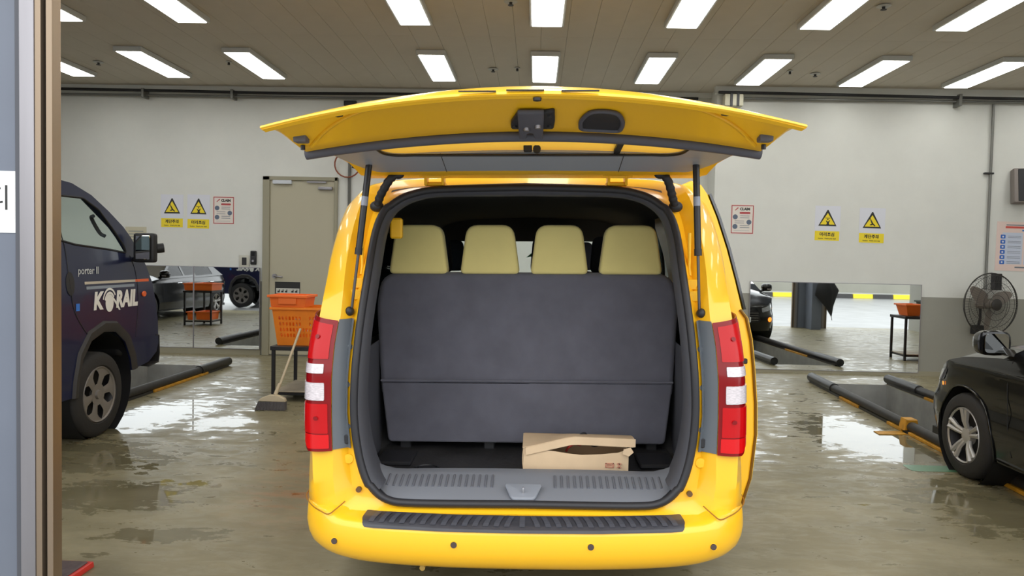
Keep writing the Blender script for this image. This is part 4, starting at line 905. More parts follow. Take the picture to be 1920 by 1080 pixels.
# latch
def TGi(x, y, dz): return (x, y, interp(y, [r[0] for r in TI[:8]], [r[1] for r in TI[:8]])-.115*x*x+dz)
bm = B(); prism(bm, rpoly([(-.066, -.45), (-.066, -.50), (-.04, -.585), (.045, -.585), (.075, -.60), (.078, -.52), (.075, -.45)], .012), lambda u, v: TGi(u, v, .0), lambda u, v: TGi(u, v, -.014), .003, 1); LA = obj('latch', bm, DARK, TG, 40)
bm = B(); prism(bm, rpoly([(-.042, -.60), (.042, -.60), (.04, -.40), (.012, -.40), (.006, -.45), (-.012, -.45), (-.016, -.40), (-.04, -.40)], .006, 2), lambda u, v: TGi(u, v, -.005), lambda u, v: TGi(u, v, -.020-.012*(v+.6)/.2), .004, 1); obj('latch_cover', bm, RUB, LA, 40)
for x, y in ((-.014, -.49), (.023, -.51)): bm = B(); cyl(bm, TGi(x, y, -.02), TGi(x, y, -.034), .011, 12); obj('latch_rivet', bm, STEEL, LA, 40)
for x, y in ((-.052, -.48), (.06, -.57), (.06, -.48)): bm = B(); cyl(bm, TGi(x, y, -.012), TGi(x, y, -.02), .009, 6); obj('latch_bolt', bm, DARK, LA)
# pull handle
hp = rpoly([(.165, -.435), (.295, -.435), (.30, -.51), (.272, -.595), (.188, -.595), (.16, -.51)], [.02, .02, .03, .04, .04, .03], 4)
bm = B(); prism(bm, hp, lambda u, v: TGi(u, v, .0), lambda u, v: TGi(u, v, -.006), .002, 1); PHd = obj('pull_handle', bm, DARK, TG, 40)
bm = B(); tube(bm, [TGi(u, v, -.006) for u, v in hp], .0075, 7, True); obj('handle_rim', bm, RUB, PHd, 60)
# sliding door, opened and slid back along the right side
so = [(1.075, .40), (1.115, .535), (1.138, .75), (1.136, .90), (1.122, 1.085), (1.108, 1.215), (1.085, 1.32), (1.055, 1.36), (1.022, 1.50), (.982, 1.655), (.933, 1.81), (.888, 1.923), (.858, 1.968), (.81, 1.99)]
si = [(x-.11 if z < 1.9 else x-.07, z-(.0 if z < 1.9 else .03)) for x, z in so]
sec = so+si[::-1]
SD = obj('sliding_door', prism(B(), sec, lambda u, v: (u, .70+.06*max(0, v-1.3), v), lambda u, v: (u, 1.95, v), .012, 2), YELIN, VAN, 40)
wn = [(x+.006, z) for x, z in so if 1.355 < z < 1.93]
bm = B(); grid(bm, [[(x, y+.06*max(0, z-1.3), z) for x, z in wn] for y in (.705, 1.8)]); solidify(bm, -.012); obj('door_window', bm, pm('window_black', (14, 14, 16), .08, coat=1), SD, 60)
bm = B(); box(bm, (1.03, .675, 1.10), (1.075, .705, 1.125), .004, 1); obj('door_catch', bm, DARK, SD)
bm = B(); cyl(bm, (1.055, .705, 1.07), (1.055, .69, 1.07), .009, 10); obj('door_bolt', bm, STEEL, SD)
bm = B(); box(bm, (1.04, .675, .90), (1.068, .705, .945), .004, 1); obj('door_reflector', bm, RED, SD)
bm = B(); tube(bm, [(x-.014, .698, z) for x, z in so[:8]], .007, 6); obj('door_edge_seal', bm, pm('edge_seal', (120, 84, 20), .6), SD, 60)
# running gear
def tyre(bm, R_, w, rim): return lathe(bm, [(-w*.42, rim), (-w*.5, rim+.01), (-w*.5, R_-.04), (-w*.42, R_-.012), (-w*.3, R_), (w*.3, R_), (w*.42, R_-.012), (w*.5, R_-.04), (w*.5, rim+.01), (w*.42, rim)], 40, 'x', cap=False)
for x in (-.84, .84):
    for y in (1.35, 4.35):
        bm = B(); tyre(bm, .34, .21, .2); Wl = obj('wheel', bm, TYRE, VAN, 40, (x, y, .34))
        bm = B(); lathe(bm, [(-.06, .2), (-.05, .05), (-.05, 0)] if x < 0 else [(.06, .2), (.05, .05), (.05, 0)], 24, 'x'); obj('hub', bm, ALLOY, Wl, 40)
bm = B(); box(bm, (-.9, .35, .30), (.9, 4.6, .36)); obj('underbody', bm, DARK, VAN)
bm = B(); cyl(bm, (.5, .45, .28), (.5, 1.2, .28), .03, 14); obj('exhaust', bm, STEEL, VAN, 40)
bm = B(); cyl(bm, (-.42, .12, .306), (-.42, .25, .31), .012, 10); obj('tow_eye', bm, pm('tow_brass', (170, 140, 70), .5), VAN, 40)

# ------------------------------------------------------------------ cardboard box in the boot
X0, X1, Y0, Y1, Zf, HB = .0, .505, 3.575, 3.80, .581, .118
BX = thing('cardboard_box', 'worn cardboard box with a torn lid on the cargo floor', 'box', (-.04, 0, Zf))
def card(name, f, poly, mat=CARD, t=.004, su=.06, sv=.05):
    bm = B(); panel(bm, poly, [], f, su, sv); bmesh.ops.recalc_face_normals(bm, faces=bm.faces[:]); bmesh.ops.solidify(bm, geom=bm.faces[:], thickness=t); return obj(name, bm, mat, BX, 50)
card('front_wall', lambda u, v: (X0+u*(X1-X0), Y0-.012*sin(pi*u)+.012*(v-.5)*sin(pi*u), v*HB-.012*sin(pi*u)*(1-v)), [(.0, 0), (1, 0), (1.0, .88), (.95, .93), (.9, .86), (.75, .80), (.55, .76), (.42, .80), (.3, .86), (.12, .92), (0, .95)])
card('left_wall', lambda u, v: (X0-.006*sin(pi*v), Y0+u*(Y1-Y0), v*HB), [(0, 0), (1, 0), (1, 1.1), (0, .95)])
card('right_wall', lambda u, v: (X1, Y0+u*(Y1-Y0), v*HB), [(0, 0), (1, 0), (1, 1.0), (0, .9)])
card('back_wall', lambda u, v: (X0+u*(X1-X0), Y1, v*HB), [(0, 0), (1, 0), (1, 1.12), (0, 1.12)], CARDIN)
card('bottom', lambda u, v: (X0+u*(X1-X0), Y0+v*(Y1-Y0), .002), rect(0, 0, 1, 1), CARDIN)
def lidz(u, v):  # v 0 front edge .. 1 back
    front = .985+.50*min(1, max(0, (u-.02)/.42))**1.0 if u < .44 else 1.485-.06*(u-.44)
    return HB*(front*(1-v)+1.12*v+.30*v*(1-v)*(u > .3))
card('lid', lambda u, v: (X0-.005+u*(X1-X0+.03), Y0-.01+v*(Y1-Y0), lidz(u, v)), rect(0, 0, 1, 1))
card('lid_flap', lambda u, v: (X0+.0+u*(X1-X0+.03), Y0-.014, lidz(u, 0)-v*.038), rpoly([(0.02, 0), (1, 0), (1, 1), (.97, 1.05), (.6, 1.0), (.3, 1.0), (.02, .95)], .0))
card('torn_tab', lambda u, v: (X1-.03+u*.05, Y0-.02-.02*u, HB*.84+v*.03), [(0, 0), (.6, -.2), (1, .5), (.7, 1.2), (.1, .8)])
bm = B(); tube(bm, crom([(.2, 3.7, .12), (.24, 3.65, .14), (.30, 3.66, .17), (.34, 3.70, .10), (.40, 3.66, .125), (.44, 3.64, .13), (.46, 3.7, .1)], 6), .005, 6); obj('loose_cable', bm, BLACK, BX, 60)
bm = B(); tube(bm, crom([(.21, 3.66, .08), (.22, 3.62, .11), (.25, 3.64, .12), (.28, 3.7, .1)], 6), .006, 6); obj('red_lead', bm, pm('red_lead', (190, 60, 50), .5), BX, 60)
STAMP = pm('red_stamp', (206, 138, 116), .8)
for (u0, u1, v0, v1) in ((.78, .86, .42, .44), (.78, .86, .26, .28), (.78, .79, .26, .44), (.85, .86, .26, .44), (.80, .84, .34, .37), (.89, .93, .40, .44), (.89, .93, .26, .29), (.905, .915, .26, .44)):
    bm = B(); box(bm, (X0+u0*(X1-X0), Y0-.0195, v0*HB), (X0+u1*(X1-X0), Y0-.0185+.006, v1*HB)); obj('stamp_mark', bm, STAMP, BX)

# ------------------------------------------------------------------ wheels for the parked vehicles
def wheel(parent, x, y, r, w, s, style):
    """s: +1 outer face towards +x, -1 towards -x"""
    bm = B(); rim = r*.66; tyre(bm, r, w, rim); T = obj('wheel', bm, TYRE, parent, 40, (x, y, r))
    f = s*w*.46
    bm = B(); lathe(bm, [(f-s*.01, rim*1.01), (f-s*.01, rim*.93), (f-s*.03, rim*.90), (f-s*.07, rim*.86), (f-s*.10, .03), (f-s*.10, 0)], 36, 'x', cap=False); obj('rim_barrel', bm, pm('rim_dark', (58, 57, 58), .4, metal=.6), T, 40)
    bm = B(); lathe(bm, [(f-s*.004, rim*1.0), (f+s*.006, rim*.97), (f-s*.004, rim*.92)], 40, 'x', cap=False); obj('rim_edge', bm, ALLOY if style == 'alloy' else pm('hub_grey', (126, 121, 116), .4, metal=.1), T, 60)
    if style == 'alloy':
        for k in range(5):
            for d in (-.17, .17):
                a = 2*pi*k/5+d+.3
                a2 = 2*pi*k/5+d*.9+.3
                bm = B(); tube(bm, [(f-s*.035, .045*cos(a), .045*sin(a)), (f-s*.012, rim*.5*cos(a2), rim*.5*sin(a2)), (f-s*.006, rim*.95*cos(a2), rim*.95*sin(a2))], [.017, .016, .022], 6); obj('spoke', bm, ALLOY, T, 50)
        bm = B(); lathe(bm, [(f-s*.06, .07), (f-s*.02, .06), (f-s*.012, .03), (f-s*.012, 0)], 20, 'x'); obj('centre_cap', bm, ALLOY, T, 40)
    else:
        HUBM = pm('hub_grey', (126, 121, 116), .4, metal=.1)
        def hx(r): return f-s*(.004+.028*(1-min(1, r/(rim*.95)))**2)
        for k in range(6):
            a = 2*pi*k/6+.2; rows = []
            for r, wd in ((.05, .5), (rim*.38, .36), (rim*.55, .26), (rim*.70, .25), (rim*.82, .36), (rim*.95, .53)):
                rows.append([(hx(r)-s*.006*(abs(q)**2), r*cos(a+wd*q), r*sin(a+wd*q)) for q in (-1, -.5, 0, .5, 1)])
            bm = B(); grid(bm, rows); solidify(bm, .004); obj('cover_petal', bm, HUBM, T, 60)
        bm = B(); lathe(bm, [(hx(.09), .095), (hx(.05)+s*.004, .05), (hx(.02)+s*.005, .0)], 24, 'x', cap=False); obj('cover_boss', bm, HUBM, T, 60)
        bm = B(); lathe(bm, [(f-s*.06, .05), (f+s*.0, .035), (f+s*.002, 0)], 16, 'x'); obj('centre_cap', bm, pm('hub_grey', (126, 121, 116), .4, metal=.1), T, 40)
    return T

# ------------------------------------------------------------------ navy truck
SIDEX = Matrix(((0, 0, 1), (1, 0, 0), (0, 1, 0)))          # text plane -> faces +x, reading towards +y
SIDEXL = Matrix(((0, 0, -1), (-1, 0, 0), (0, 1, 0)))       # faces -x, reading towards -y
def make_truck(label, loc, rz):
    t = thing('flatbed_truck', label, 'truck', loc, (0, 0, rz), 'navy trucks')
    def xs(z): return .875-.075*max(0, z-1.25)-.03*max(0, .55-z)
    prof = [(-.98, 2.10), (-.51, 2.16), (-.29, 2.145), (-.03, 2.07), (.21, 1.95), (.43, 1.82), (.54, 1.73), (.71, 1.56), (.78, 1.46), (.87, 1.30), (.935, 1.09), (.97, .93), (.985, .71), (.95, .62), (.80, .54)]
    arch = [(.50, .50), (.47, .62), (.38, .78), (.22, .885), (.05, .90), (-.13, .84), (-.25, .70), (-.30, .52), (-.31, .40)]
    outer = prof+arch+[(-.98, .40)]
    win = rpoly([(-.52, 1.68), (-.30, 1.645), (.20, 1.61), (.44, 1.585), (.40, 1.66), (.22, 1.82), (.06, 1.95), (-.16, 2.035), (-.47, 2.03), (-.50, 1.9)], .02, 2)
    rwin = rpoly([(-.92, 1.66), (-.62, 1.66), (-.60, 2.02), (-.92, 2.02)], .04, 3)
    CAB = None
    for s in (1, -1):
        bm = B(); panel(bm, outer, [win, rwin], lambda u, v: (s*xs(v), u, v), .2, .15, .012); o = obj('cab_side', bm, NAVY, t, 40)
        if s == 1: CAB = o
        bm = B(); panel(bm, win, [], lambda u, v: (s*(xs(v)-.012), u, v)); obj('side_window', bm, GLASSC, t)
        bm = B(); panel(bm, rwin, [], lambda u, v: (s*(xs(v)-.012), u, v)); obj('quarter_window', bm, GLASSD, t)
        def sx(y, z, d=.0): return (s*(xs(z)+d), y, z)
        bm = B(); tube(bm, [sx(y, z, .001) for y, z in win], .009, 6, True); obj('window_gasket', bm, BLACK, o, 60)
        bm = B(); tube(bm, [sx(y, z, .001) for y, z in crom([(-.50, 2.07, 0), (-.48, 1.75, 0), (-.44, 1.6, 0), (-.41, 1.3, 0), (-.36, 1.1, 0), (-.22, .93, 0), (-.12, .86, 0)], 4) for _ in (0,)] if False else [sx(p[0], p[1], .001) for p in crom([(-.50, 2.07, 0), (-.48, 1.75, 0), (-.44, 1.6, 0), (-.41, 1.3, 0), (-.36, 1.1, 0), (-.22, .93, 0), (-.12, .86, 0)], 4)], .004, 5); obj('door_seam', bm, BLACK, o, 60)
        bm = B(); tube(bm, [sx(p[0], p[1], .001) for p in crom([(.50, 1.56, 0), (.58, 1.4, 0), (.60, 1.1, 0), (.56, .8, 0)], 4)], .003, 5); obj('door_seam', bm, BLACK, o, 60)
        bm = B(); prism(bm, disc(-.41, 1.33, .055, 20, .095), lambda u, v: sx(u, v, -.004), lambda u, v: sx(u, v, .004)); h = obj('door_handle', bm, DARK, o, 40)
        # flare round the wheel
        rows = [[sx(p[0]+(p[0]-.09)*k, p[1]+(p[1]-.42)*k, d) for p in arch] for k, d in ((.0, .004), (.06, .02), (.16, .022), (.2, .0))]
        bm = B(); grid(bm, rows); solidify(bm, .006); obj('wheel_flare', bm, pm('flare_grey', (52, 50, 50), .6), o, 50)
        for (a, b2, z0, z1, m_) in ((-.22, .56, 1.318, 1.34, pm('stripe_beige', (196, 188, 172), .5)), (-.20, .54, 1.275, 1.30, pm('stripe_grey', (140, 152, 166), .5)), (.56, .80, 1.316, 1.342, pm('stripe_orange', (226, 104, 56), .5))):
            bm = B(); panel(bm, rect(a, z0, b2, z1), [], lambda u, v: sx(u, v, .003), .2); obj('stripe', bm, m_, o)
        bm = B(); prism(bm, disc(.70, 1.20, .036, 16, .027), lambda u, v: sx(u, v, .0), lambda u, v: sx(u, v, .012), .003, 1); obj('side_indicator', bm, AMBER, o, 40)
        bm = B(); panel(bm, rect(-.345, 1.105, -.295, 1.165), [], lambda u, v: sx(u, v, .003)); obj('blue_sticker', bm, pm('sticker_blue', (52, 120, 214), .5), o)
        # lettering and emblem
        R3 = SIDEX if s > 0 else SIDEXL
        xx = s*(xs(1.15)+.004)
        yk, yr = (-.045, .405) if s > 0 else (.50, .05)
        text('lettering', 'K', .20, WHITE, o, (xx, yk, 1.165), R3, .95, .010, shear=.12)
        text('lettering', 'RAIL', .20, WHITE, o, (xx, yr, 1.165), R3, .88, .010, shear=.12)
        ye = .13 if s > 0 else .325
        bm = B(); panel(bm, disc(ye, 1.145, .062, 24, .078), [], lambda u, v: sx(u, v, .004)); obj('emblem_disc', bm, WHITE, o)
        f_ = 1 if s > 0 else -1
        for (r0, r1, dz) in ((.078, .1, .0), (.115, .135, .0)):
            arc = [(ye+f_*(-r1*.8*cos(a)), 1.15+dz+r1*sin(a)*.95) for a in np.linspace(.25, 2.6, 14)]+[(ye+f_*(-r0*.8*cos(a)), 1.15+dz+r0*sin(a)*.95) for a in np.linspace(2.6, .25, 14)]
            bm = B(); panel(bm, arc, [], lambda u, v: sx(u, v, .005)); obj('emblem_arc', bm, WHITE, o)
        sw = [(ye+f_*.05, 1.20), (ye+f_*.12, 1.14), (ye+f_*.17, 1.075), (ye+f_*.145, 1.075), (ye+f_*.1, 1.125), (ye+f_*.04, 1.185)]
        bm = B(); panel(bm, sw, [], lambda u, v: sx(u, v, .005)); obj('emblem_tail', bm, WHITE, o)
        text('model_badge', 'porter II', .085, CHROME, o, (s*(xs(1.43)+.004), -.155 if s > 0 else .2, 1.43), R3, 1.0, .0015)
        # door mirror
        bm = B(); box(bm, (s*.90 if s > 0 else -1.10, .46, 1.50), (s*.90 if s < 0 else 1.10, .54, 1.77), .03, 3); Mr = obj('door_mirror', bm, BLACK, t, 40)
        bm = B(); box(bm, (.93 if s > 0 else -1.075, .455, 1.53), (1.075 if s > 0 else -.93, .462, 1.745), .003, 1)
        for v in bm.verts: v.co.y += -.16*(abs(v.co.x)-.93)
        obj('mirror_glass', bm, mir, Mr)
        bm = B(); tube(bm, [(s*.80, .60, 1.52), (s*.90, .54, 1.53), (s*.98, .52, 1.56)], .022, 8); obj('mirror_arm', bm, BLACK, Mr, 40)
        bm = B(); cyl(bm, (s*1.0, .52, 1.62), (s*1.12, .6, 1.64), .045, 14); obj('round_mirror', bm, BLACK, Mr, 40)
        wheel(t, s*.78, .0, .365, .19, s, 'steel')
        wheel(t, s*.74, -2.44, .33, .19, s, 'steel')
        # interior grab handle, inner arch
        bm = B(); tube(bm, crom([(s*.74, .12, 1.90), (s*.70, .16, 1.88), (s*.70, .28, 1.76), (s*.74, .30, 1.73)], 4), .016, 8); obj('grab_handle', bm, DTRIM, t, 60)
        bm = B(); lathe(bm, [(s*.45, .46), (s*.84, .47)], 24, 'x', (0, .08, .42), False); obj('inner_arch', bm, DARK, t, 60)
        # head lamp
        bm = B(); panel(bm, rpoly([(s*.50, .92), (s*.84, .90), (s*.84, 1.16), (s*.60, 1.14)], .04), [], lambda u, v: (u, interp(v, [.7, .93, 1.09, 1.3], [.985, .97, .935, .87])+.075*(1-(abs(u)/.87)**4)+.008, v), .1, .1); obj('head_lamp', bm, CLEAR, t, 60)
    pz = [(y, z) for y, z in prof]
    rows = [[(f*xs(z), y+.07*(1-abs(f)**4)*(z < 1.5), z+(.06*(1-f*f) if z > 2.0 else 0)) for f in np.linspace(-1, 1, 13)] for y, z in pz]
    bm = B(); grid(bm, rows, lambda i, j: 3 <= i <= 6 and 1 <= j <= 10); solidify(bm, .01); obj('cab_front', bm, NAVY, t, 50)
    bm = B(); grid(bm, [[(f*(xs(z)-.1), y-.01, z) for f in (-1, -.5, 0, .5, 1)] for y, z in prof[3:8]]); obj('windscreen', bm, GLASSC, t, 60)
    bm = B(); box(bm, (-.84, -1.0, .42), (.84, -.97, 1.62)); box(bm, (-.80, -1.0, 2.02), (.80, -.97, 2.08)); obj('cab_back', bm, NAVY, t)
    bm = B(); box(bm, (-.80, -.992, 1.62), (.80, -.985, 2.02)); obj('rear_window', bm, GLASSC, t)
    bm = B(); box(bm, (-.85, -.95, .40), (.85, -.36, .62)); box(bm, (-.5, -.4, .42), (.5, .8, .6)); obj('cab_floor', bm, DARK, t)
    bm = B(); box(bm, (-.80, .45, .62), (.80, .82, 1.5), .06, 3); obj('dashboard', bm, DARK, t, 40)
    for x in (-.42, .42): obj('seat', prism(B(), rpoly([(-.72, .7), (-.2, .7), (-.2, .95), (-.5, .98), (-.68, 1.6), (-.80, 1.6)], .05, 3), lambda u, v: (x-.26, u, v), lambda u, v: (x+.26, u, v), .02, 2), DARK, t, 40)
    bm = B(); grid(bm, [[(f*.88, y+.08*(1-abs(f)**4), z) for f in np.linspace(-1, 1, 13)] for y, z in ((.80, .49), (.985, .51), (1.005, .60), (.995, .78), (.93, .79))]); solidify(bm, .01); obj('front_bumper', bm, pm('flare_grey', (52, 50, 50), .6), t, 50)
    for s in (-1, 1): bm = B(); box(bm, (s*.62-.1, 1.04, .58), (s*.62+.1, 1.068, .68), .01, 1); obj('fog_lamp', bm, CLEAR, t)
    bm = B(); box(bm, (-.4, 1.0, .80), (.4, 1.055, .98), .01, 1); obj('grille', bm, DARK, t)
    bm = B(); box(bm, (-.35, -4.0, .45), (-.25, .6, .6)); box(bm, (.25, -4.0, .45), (.35, .6, .6)); obj('chassis', bm, DARK, t)
    bm = B(); box(bm, (-.85, -3.95, .78), (.85, -1.06, .86)); bed = obj('flat_bed', bm, NAVY, t)
    for a, c in (((-.87, -3.97, .80), (-.84, -1.04, 1.2)), ((.84, -3.97, .80), (.87, -1.04, 1.2)), ((-.87, -4.0, .80), (.87, -3.96, 1.2)), ((-.87, -1.06, .80), (.87, -1.03, 1.45))):
        bm = B(); box(bm, a, c, .006, 1); obj('bed_panel', bm, NAVY, bed)
    return t
TRUCK = make_truck('dark navy truck with white lettering on its door, behind the grey column', (-4.595, 6.27, 0), 0)
T2 = copy_tree(TRUCK); T2.location = (-9.1, .6, 0); T2.rotation_euler = (0, 0, radians(-90)); T2['label'] = 'second navy truck, parked outside and seen only in the left mirror'

# ------------------------------------------------------------------ black saloon car
PLN = crom([(0, 2.30, 0), (.30, 2.285, 0), (.55, 2.22, 0), (.74, 2.09, 0), (.86, 1.86, 0), (.912, 1.5, 0), (.925, 1.0, 0), (.925, 0, 0), (.925, -1.0, 0), (.90, -1.6, 0), (.84, -2.0, 0), (.70, -2.2, 0), (.4, -2.28, 0), (0, -2.3, 0)], 6)
PA = np.array([(p[0], p[1]) for p in PLN]); AL = np.concatenate([[0], np.cumsum(np.linalg.norm(np.diff(PA, axis=0), axis=1))])
def u_of_y(y): m = AL[int(np.argmax(PA[:, 0] > .80)):]; i0 = int(np.argmax(PA[:, 0] > .80)); ys = PA[i0:, 1]; return float(np.interp(-y, -ys, AL[i0:]))
def car_pt(u, z, s=1, d=0.):
    x = float(np.interp(u, AL, PA[:, 0])); y = float(np.interp(u, AL, PA[:, 1]))
    x2 = float(np.interp(min(u+.03, AL[-1]), AL, PA[:, 0])); y2 = float(np.interp(min(u+.03, AL[-1]), AL, PA[:, 1])); x1 = float(np.interp(max(u-.03, 0), AL, PA[:, 0])); y1 = float(np.interp(max(u-.03, 0), AL, PA[:, 1]))
    tx, ty = x2-x1, y2-y1; l = math.hypot(tx, ty) or 1; nx, ny = -ty/l, tx/l
    ins = -(.05*max(0, .42-z)/.25+.06*max(0, z-.86)/.15*max(.3, 1)-.0)-.012*math.exp(-((z-.60)/.07)**2)+.006*math.exp(-((z-.88)/.03)**2)
    if y > 1.6: ins -= .10*max(0, z-.55)/.25*min(1, (y-1.6)/.5)
    return (s*(x+nx*(ins+d)), y+ny*(ins+d), z)
YK = [2.3, 1.86, 1.6, 1.4, 1.0, .4, -.5, -1.2, -1.8, -2.3]; ZK = [.70, .80, .875, .925, .965, .985, 1.0, 1.01, 1.0, .96]
def ztop(y): return interp(-y, [-v for v in YK], ZK)
def make_car(label, loc, rz, grp=None):
    t = thing('saloon_car', label, 'car', loc, (0, 0, rz), grp)
    umax = AL[-1]
    tops = [(u, ztop(float(np.interp(u, AL, PA[:, 1])))) for u in np.linspace(0, umax, 60)]
    def archpts(yc, r):
        return [(u_of_y(yc-r*cos(a)), .335+r*sin(a)) for a in np.linspace(0, pi, 17)]   # rear edge to front edge
    bot = [(0, .20), (u_of_y(1.74)-.02, .20)]
    af = [(u_of_y(1.35+.375*cos(a)), .33+.375*sin(a)) for a in np.linspace(-.3, pi+.3, 19)]
    ar = [(u_of_y(-1.38+.37*cos(a)), .33+.37*sin(a)) for a in np.linspace(-.3, pi+.3, 19)]
    dom = [(0, .20)]+af+ar+[(umax, .24)]+tops[::-1]
    for s in (-1, 1):
        bm = B(); panel(bm, dom, [], lambda u, v: car_pt(u, v, s), .07, .045); bmesh.ops.remove_doubles(bm, verts=bm.verts[:], dist=1e-4); o = obj('body_side', bm, BLKP, t, 60)
        def line(name, pts, r, m_, d=.002): bm = B(); tube(bm, [car_pt(u_of_y(y), z, s, d) for y, z in pts], r, 5); return obj(name, bm, m_, o, 60)
        line('door_gap', [(.84, ztop(.84)-.0), (.82, .8), (.80, .5), (.78, .3)], .003, pm('gap_black', (4, 4, 4), .6))
        line('door_gap', [(-.25, 1.0), (-.27, .7), (-.27, .3)], .003, pm('gap_black', (4, 4, 4), .6))
        line('belt_chrome', [(.86, .978), (.5, .992), (0, 1.0), (-.8, 1.012), (-1.3, 1.02)], .009, CHROME, .005)
        line('shoulder_crease', [(1.5, .86), (1.1, .872), (.6, .876), (-.5, .882)], .004, BLKP, .0)
        line('sill_strip', [(.95, .25), (0, .235), (-.95, .25)], .02, BLKP, -.01)
        bm = B(); rows = [[car_pt(u, z, s, d) for u, z in af] for d in (.004, .0)]; tube(bm, [car_pt(u, z, s, .004) for u, z in af], .008, 6); obj('arch_lip', bm, BLKP, o, 60)
        bm = B(); lathe(bm, [(s*.5, .40), (s*.9, .38)], 24, 'x', (0, 1.35, .33), False); obj('inner_arch', bm, pm('arch_black', (8, 8, 8), .8), t, 60)
        bm = B(); lathe(bm, [(s*.5, .40), (s*.9, .375)], 24, 'x', (0, -1.38, .33), False); obj('inner_arch', bm, pm('arch_black', (8, 8, 8), .8), t, 60)
        wheel(t, s*.815, 1.35, .325, .21, s, 'alloy'); wheel(t, s*.815, -1.38, .325, .21, s, 'alloy')
        # lamps
        hl = rpoly([(.55, .60), (u_of_y(1.72), .70), (u_of_y(1.62), .80), (.95, .755), (.55, .685)], .02)
        bm = B(); panel(bm, hl, [], lambda u, v: car_pt(u, v, s, .004), .06, .05); obj('head_lamp', bm, pm('headlamp_glass', (150, 152, 158), .1, metal=.4, coat=1, var=.5, vscale=30), o, 60)
        bm = B(); panel(bm, rpoly(rect(u_of_y(1.73), .655, u_of_y(1.70), .685), .008), [], lambda u, v: car_pt(u, v, s, .008)); obj('side_marker', bm, pm('amber_lit', (255, 140, 40), .3, emis=1.5), o)
        bm = B(); panel(bm, disc(.75, .45, .07, 14, .05), [], lambda u, v: car_pt(u, v, s, .008)); obj('turn_lamp', bm, pm('amber_lit', (255, 140, 40), .3, emis=1.5) if s > 0 else AMBER, o)
        # greenhouse
        def gx(z): return .885-.45*(z-1.0)-.12*max(0, z-1.3)
        gh = [(.92, .97), (.30, 1.30), (-.02, 1.405), (-.35, 1.44), (-.85, 1.435), (-1.25, 1.36), (-1.80, 1.02), (-1.2, 1.0), (0, .98)]
        w1 = rpoly([(.70, 1.02), (.26, 1.255), (-.05, 1.36), (-.22, 1.37), (-.26, 1.03)], .02); w2 = rpoly([(-.34, 1.035), (-.30, 1.375), (-.80, 1.375), (-1.12, 1.31), (-1.25, 1.05)], .03)
        bm = B(); panel(bm, gh, [w1, w2], lambda u, v: (s*gx(v), u, v), .15, .1, .01); obj('pillars', bm, BLKP, t, 50)
        for w_ in (w1, w2): bm = B(); panel(bm, w_, [], lambda u, v: (s*(gx(v)-.006), u, v)); obj('side_window', bm, GLASSD, t)
        # door mirror
        rows = []
        for k, (a, sc) in enumerate(((.0, .88), (.01, 1.), (.06, .98), (.11, .8), (.14, .4))):
            rows.append([(s*(1.0+.115*sc*c_), .86+a, 1.085+.088*sc*s_) for c_, s_ in [(np.sign(cos(q))*abs(cos(q))**.6, np.sign(sin(q))*abs(sin(q))**.6) for q in np.linspace(0, 2*pi, 21)[:-1]]])
        bm = B(); V = grid(bm, rows, closed=True); bm.faces.new(V[-1]); bm.faces.new(V[0]); bmesh.ops.recalc_face_normals(bm, faces=bm.faces[:]); Mr = obj('door_mirror', bm, BLKP, t, 50)
        bm = B(); prism(bm, rpoly(rect(-.09, -.066, .085, .068), .035), lambda u, v: (s*(1.0+u), .858-.12*(u+.09), 1.085+v), lambda u, v: (s*(1.0+u), .853-.12*(u+.09), 1.085+v)); obj('mirror_glass', bm, mir, Mr)
        bm = B(); box(bm, (s*.98-.09, .96, 1.045) if s < 0 else (.98-.0, .96, 1.045), (s*.98+.0, 1.01, 1.06) if s < 0 else (1.07, 1.01, 1.06), .005, 1); obj('repeater', bm, CLEAR, Mr)
        bm = B(); prism(bm, [(.80, .99), (.95, .985), (.93, 1.03), (.86, 1.04)], lambda u, v: (s*.86, u, v), lambda u, v: (s*.96, u-.02, v+.02), .008, 2); obj('mirror_foot', bm, BLKP, Mr, 40)
        for yh in (.05, -1.05): bm = B(); tube(bm, [car_pt(u_of_y(yh+.1), .86, s, .01), car_pt(u_of_y(yh), .865, s, .03), car_pt(u_of_y(yh-.12), .865, s, .01)], .012, 7); obj('door_handle', bm, CHROME, o, 60)
        bm = B(); panel(bm, rpoly([(umax-.9, .78), (umax-.35, .78), (umax-.3, .90), (umax-.95, .92)], .03), [], lambda u, v: car_pt(u, v, s, .004), .08, .05); obj('tail_lamp', bm, RED, o, 60)
    # bonnet, roof, boot lid, glass
    def edge(y):
        i = int(np.argmax(PA[:, 0] > .86)); 
        u = u_of_y(y) if y < 1.86 else float(np.interp(-y, -PA[:int(np.argmax(PA[:, 1] < 1.86))+1, 1], AL[:int(np.argmax(PA[:, 1] < 1.86))+1]))
        return car_pt(u, ztop(y))
    rows = []
    for y in np.concatenate([np.linspace(2.285, 1.9, 8), np.linspace(1.8, .74, 10)]):
        e = edge(y); k = min(1, (2.3-y)/.7)
        rows.append([(f*e[0], y+(e[1]-y)*f*f, e[2]+(.012+.12*k)*(1-abs(f)**2.4)-.0) for f in np.linspace(-1, 1, 15)])
    bm = B(); grid(bm, rows); obj('bonnet', bm, BLKP, t, 60)
    def gx(z): return .885-.45*(z-1.0)-.12*max(0, z-1.3)
    rl = [(-.02, 1.405), (-.35, 1.44), (-.85, 1.435), (-1.25, 1.36)]
    bm = B(); grid(bm, [[(f*gx(z), y, z+.05*(1-f*f)) for f in np.linspace(-1, 1, 13)] for y, z in rl]); solidify(bm, .01); obj('roof', bm, BLKP, t, 60)
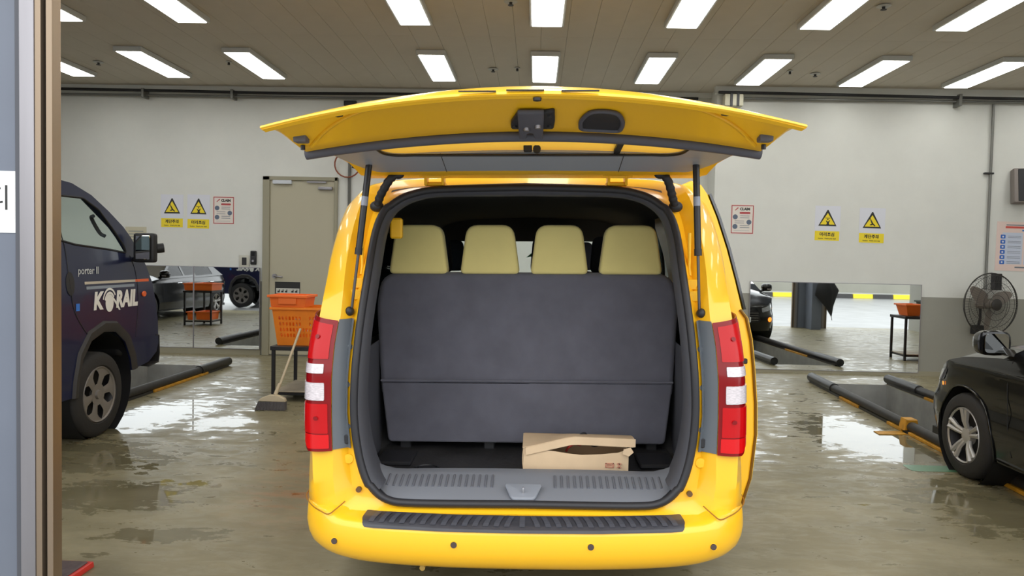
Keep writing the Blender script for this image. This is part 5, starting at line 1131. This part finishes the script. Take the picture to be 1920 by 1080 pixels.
    bm = B(); grid(bm, [[(f*(gx(z)-.01), y+.1*(1-f*f)*(1.45-z), z+.05*(1-f*f)*max(.3, (z-1)/.4)) for f in np.linspace(-1, 1, 13)] for y, z in ((.90, .98), (.62, 1.14), (.30, 1.30), (-.03, 1.405))]); obj('windscreen', bm, GLASSD, t, 60)
    bm = B(); grid(bm, [[(f*(gx(z)-.01), y, z+.05*(1-f*f)) for f in np.linspace(-1, 1, 9)] for y, z in ((-1.25, 1.36), (-1.55, 1.19), (-1.80, 1.02))]); obj('rear_window', bm, GLASSD, t, 60)
    bm = B(); grid(bm, [[(f*edge_x, y, z+.03*(1-f*f)) for f in np.linspace(-1, 1, 9)] for y, z, edge_x in ((-1.75, 1.03, .86), (-2.05, 1.01, .78), (-2.25, .97, .5))]); obj('boot_lid', bm, BLKP, t, 60)
    bm = B(); panel(bm, rpoly([(-.48, .40), (.48, .40), (.42, .64), (-.42, .64)], .05), [], lambda u, v: (u, 2.315-.12*(u*u)-.05*max(0, v-.5), v), .1, .1, .006); G = obj('grille', bm, pm('grille_black', (16, 16, 17), .4), t)
    for k in range(4): bm = B(); tube(bm, [(x, 2.325-.12*x*x-.05*max(0, .44+.05*k-.5), .44+.05*k) for x in np.linspace(-.42, .42, 7)], .006, 5); obj('grille_bar', bm, CHROME, G, 60)
    bm = B(); box(bm, (-.26, 2.325, .40), (.26, 2.335, .51), .004, 1); obj('number_plate', bm, WHITE, t)
    bm = B(); box(bm, (-.8, -2.1, .2), (.8, 2.0, .26)); obj('underbody', bm, DARK, t)
    bm = B(); box(bm, (-.74, .5, .7), (.74, .95, .98), .05, 3); obj('dashboard', bm, DARK, t, 40)
    for x, y in ((-.38, -.2), (.38, -.2), (-.38, -1.1), (.38, -1.1)): obj('seat', prism(B(), rpoly([(y-.1, .5), (y+.45, .5), (y+.45, .65), (y+.12, .68), (y-.1, 1.25), (y-.22, 1.25)], .05, 3), lambda u, v: (x-.24, u, v), lambda u, v: (x+.24, u, v), .02, 2), DARK, t, 40)
    return t
CAR = make_car('black saloon car facing the wall at the right edge', (4.215, 4.44, 0), 0, 'black saloon cars')
C2 = copy_tree(CAR); C2.location = (-9.55, 5.4, 0); C2['label'] = 'second black saloon car, seen only in the left wall mirror'
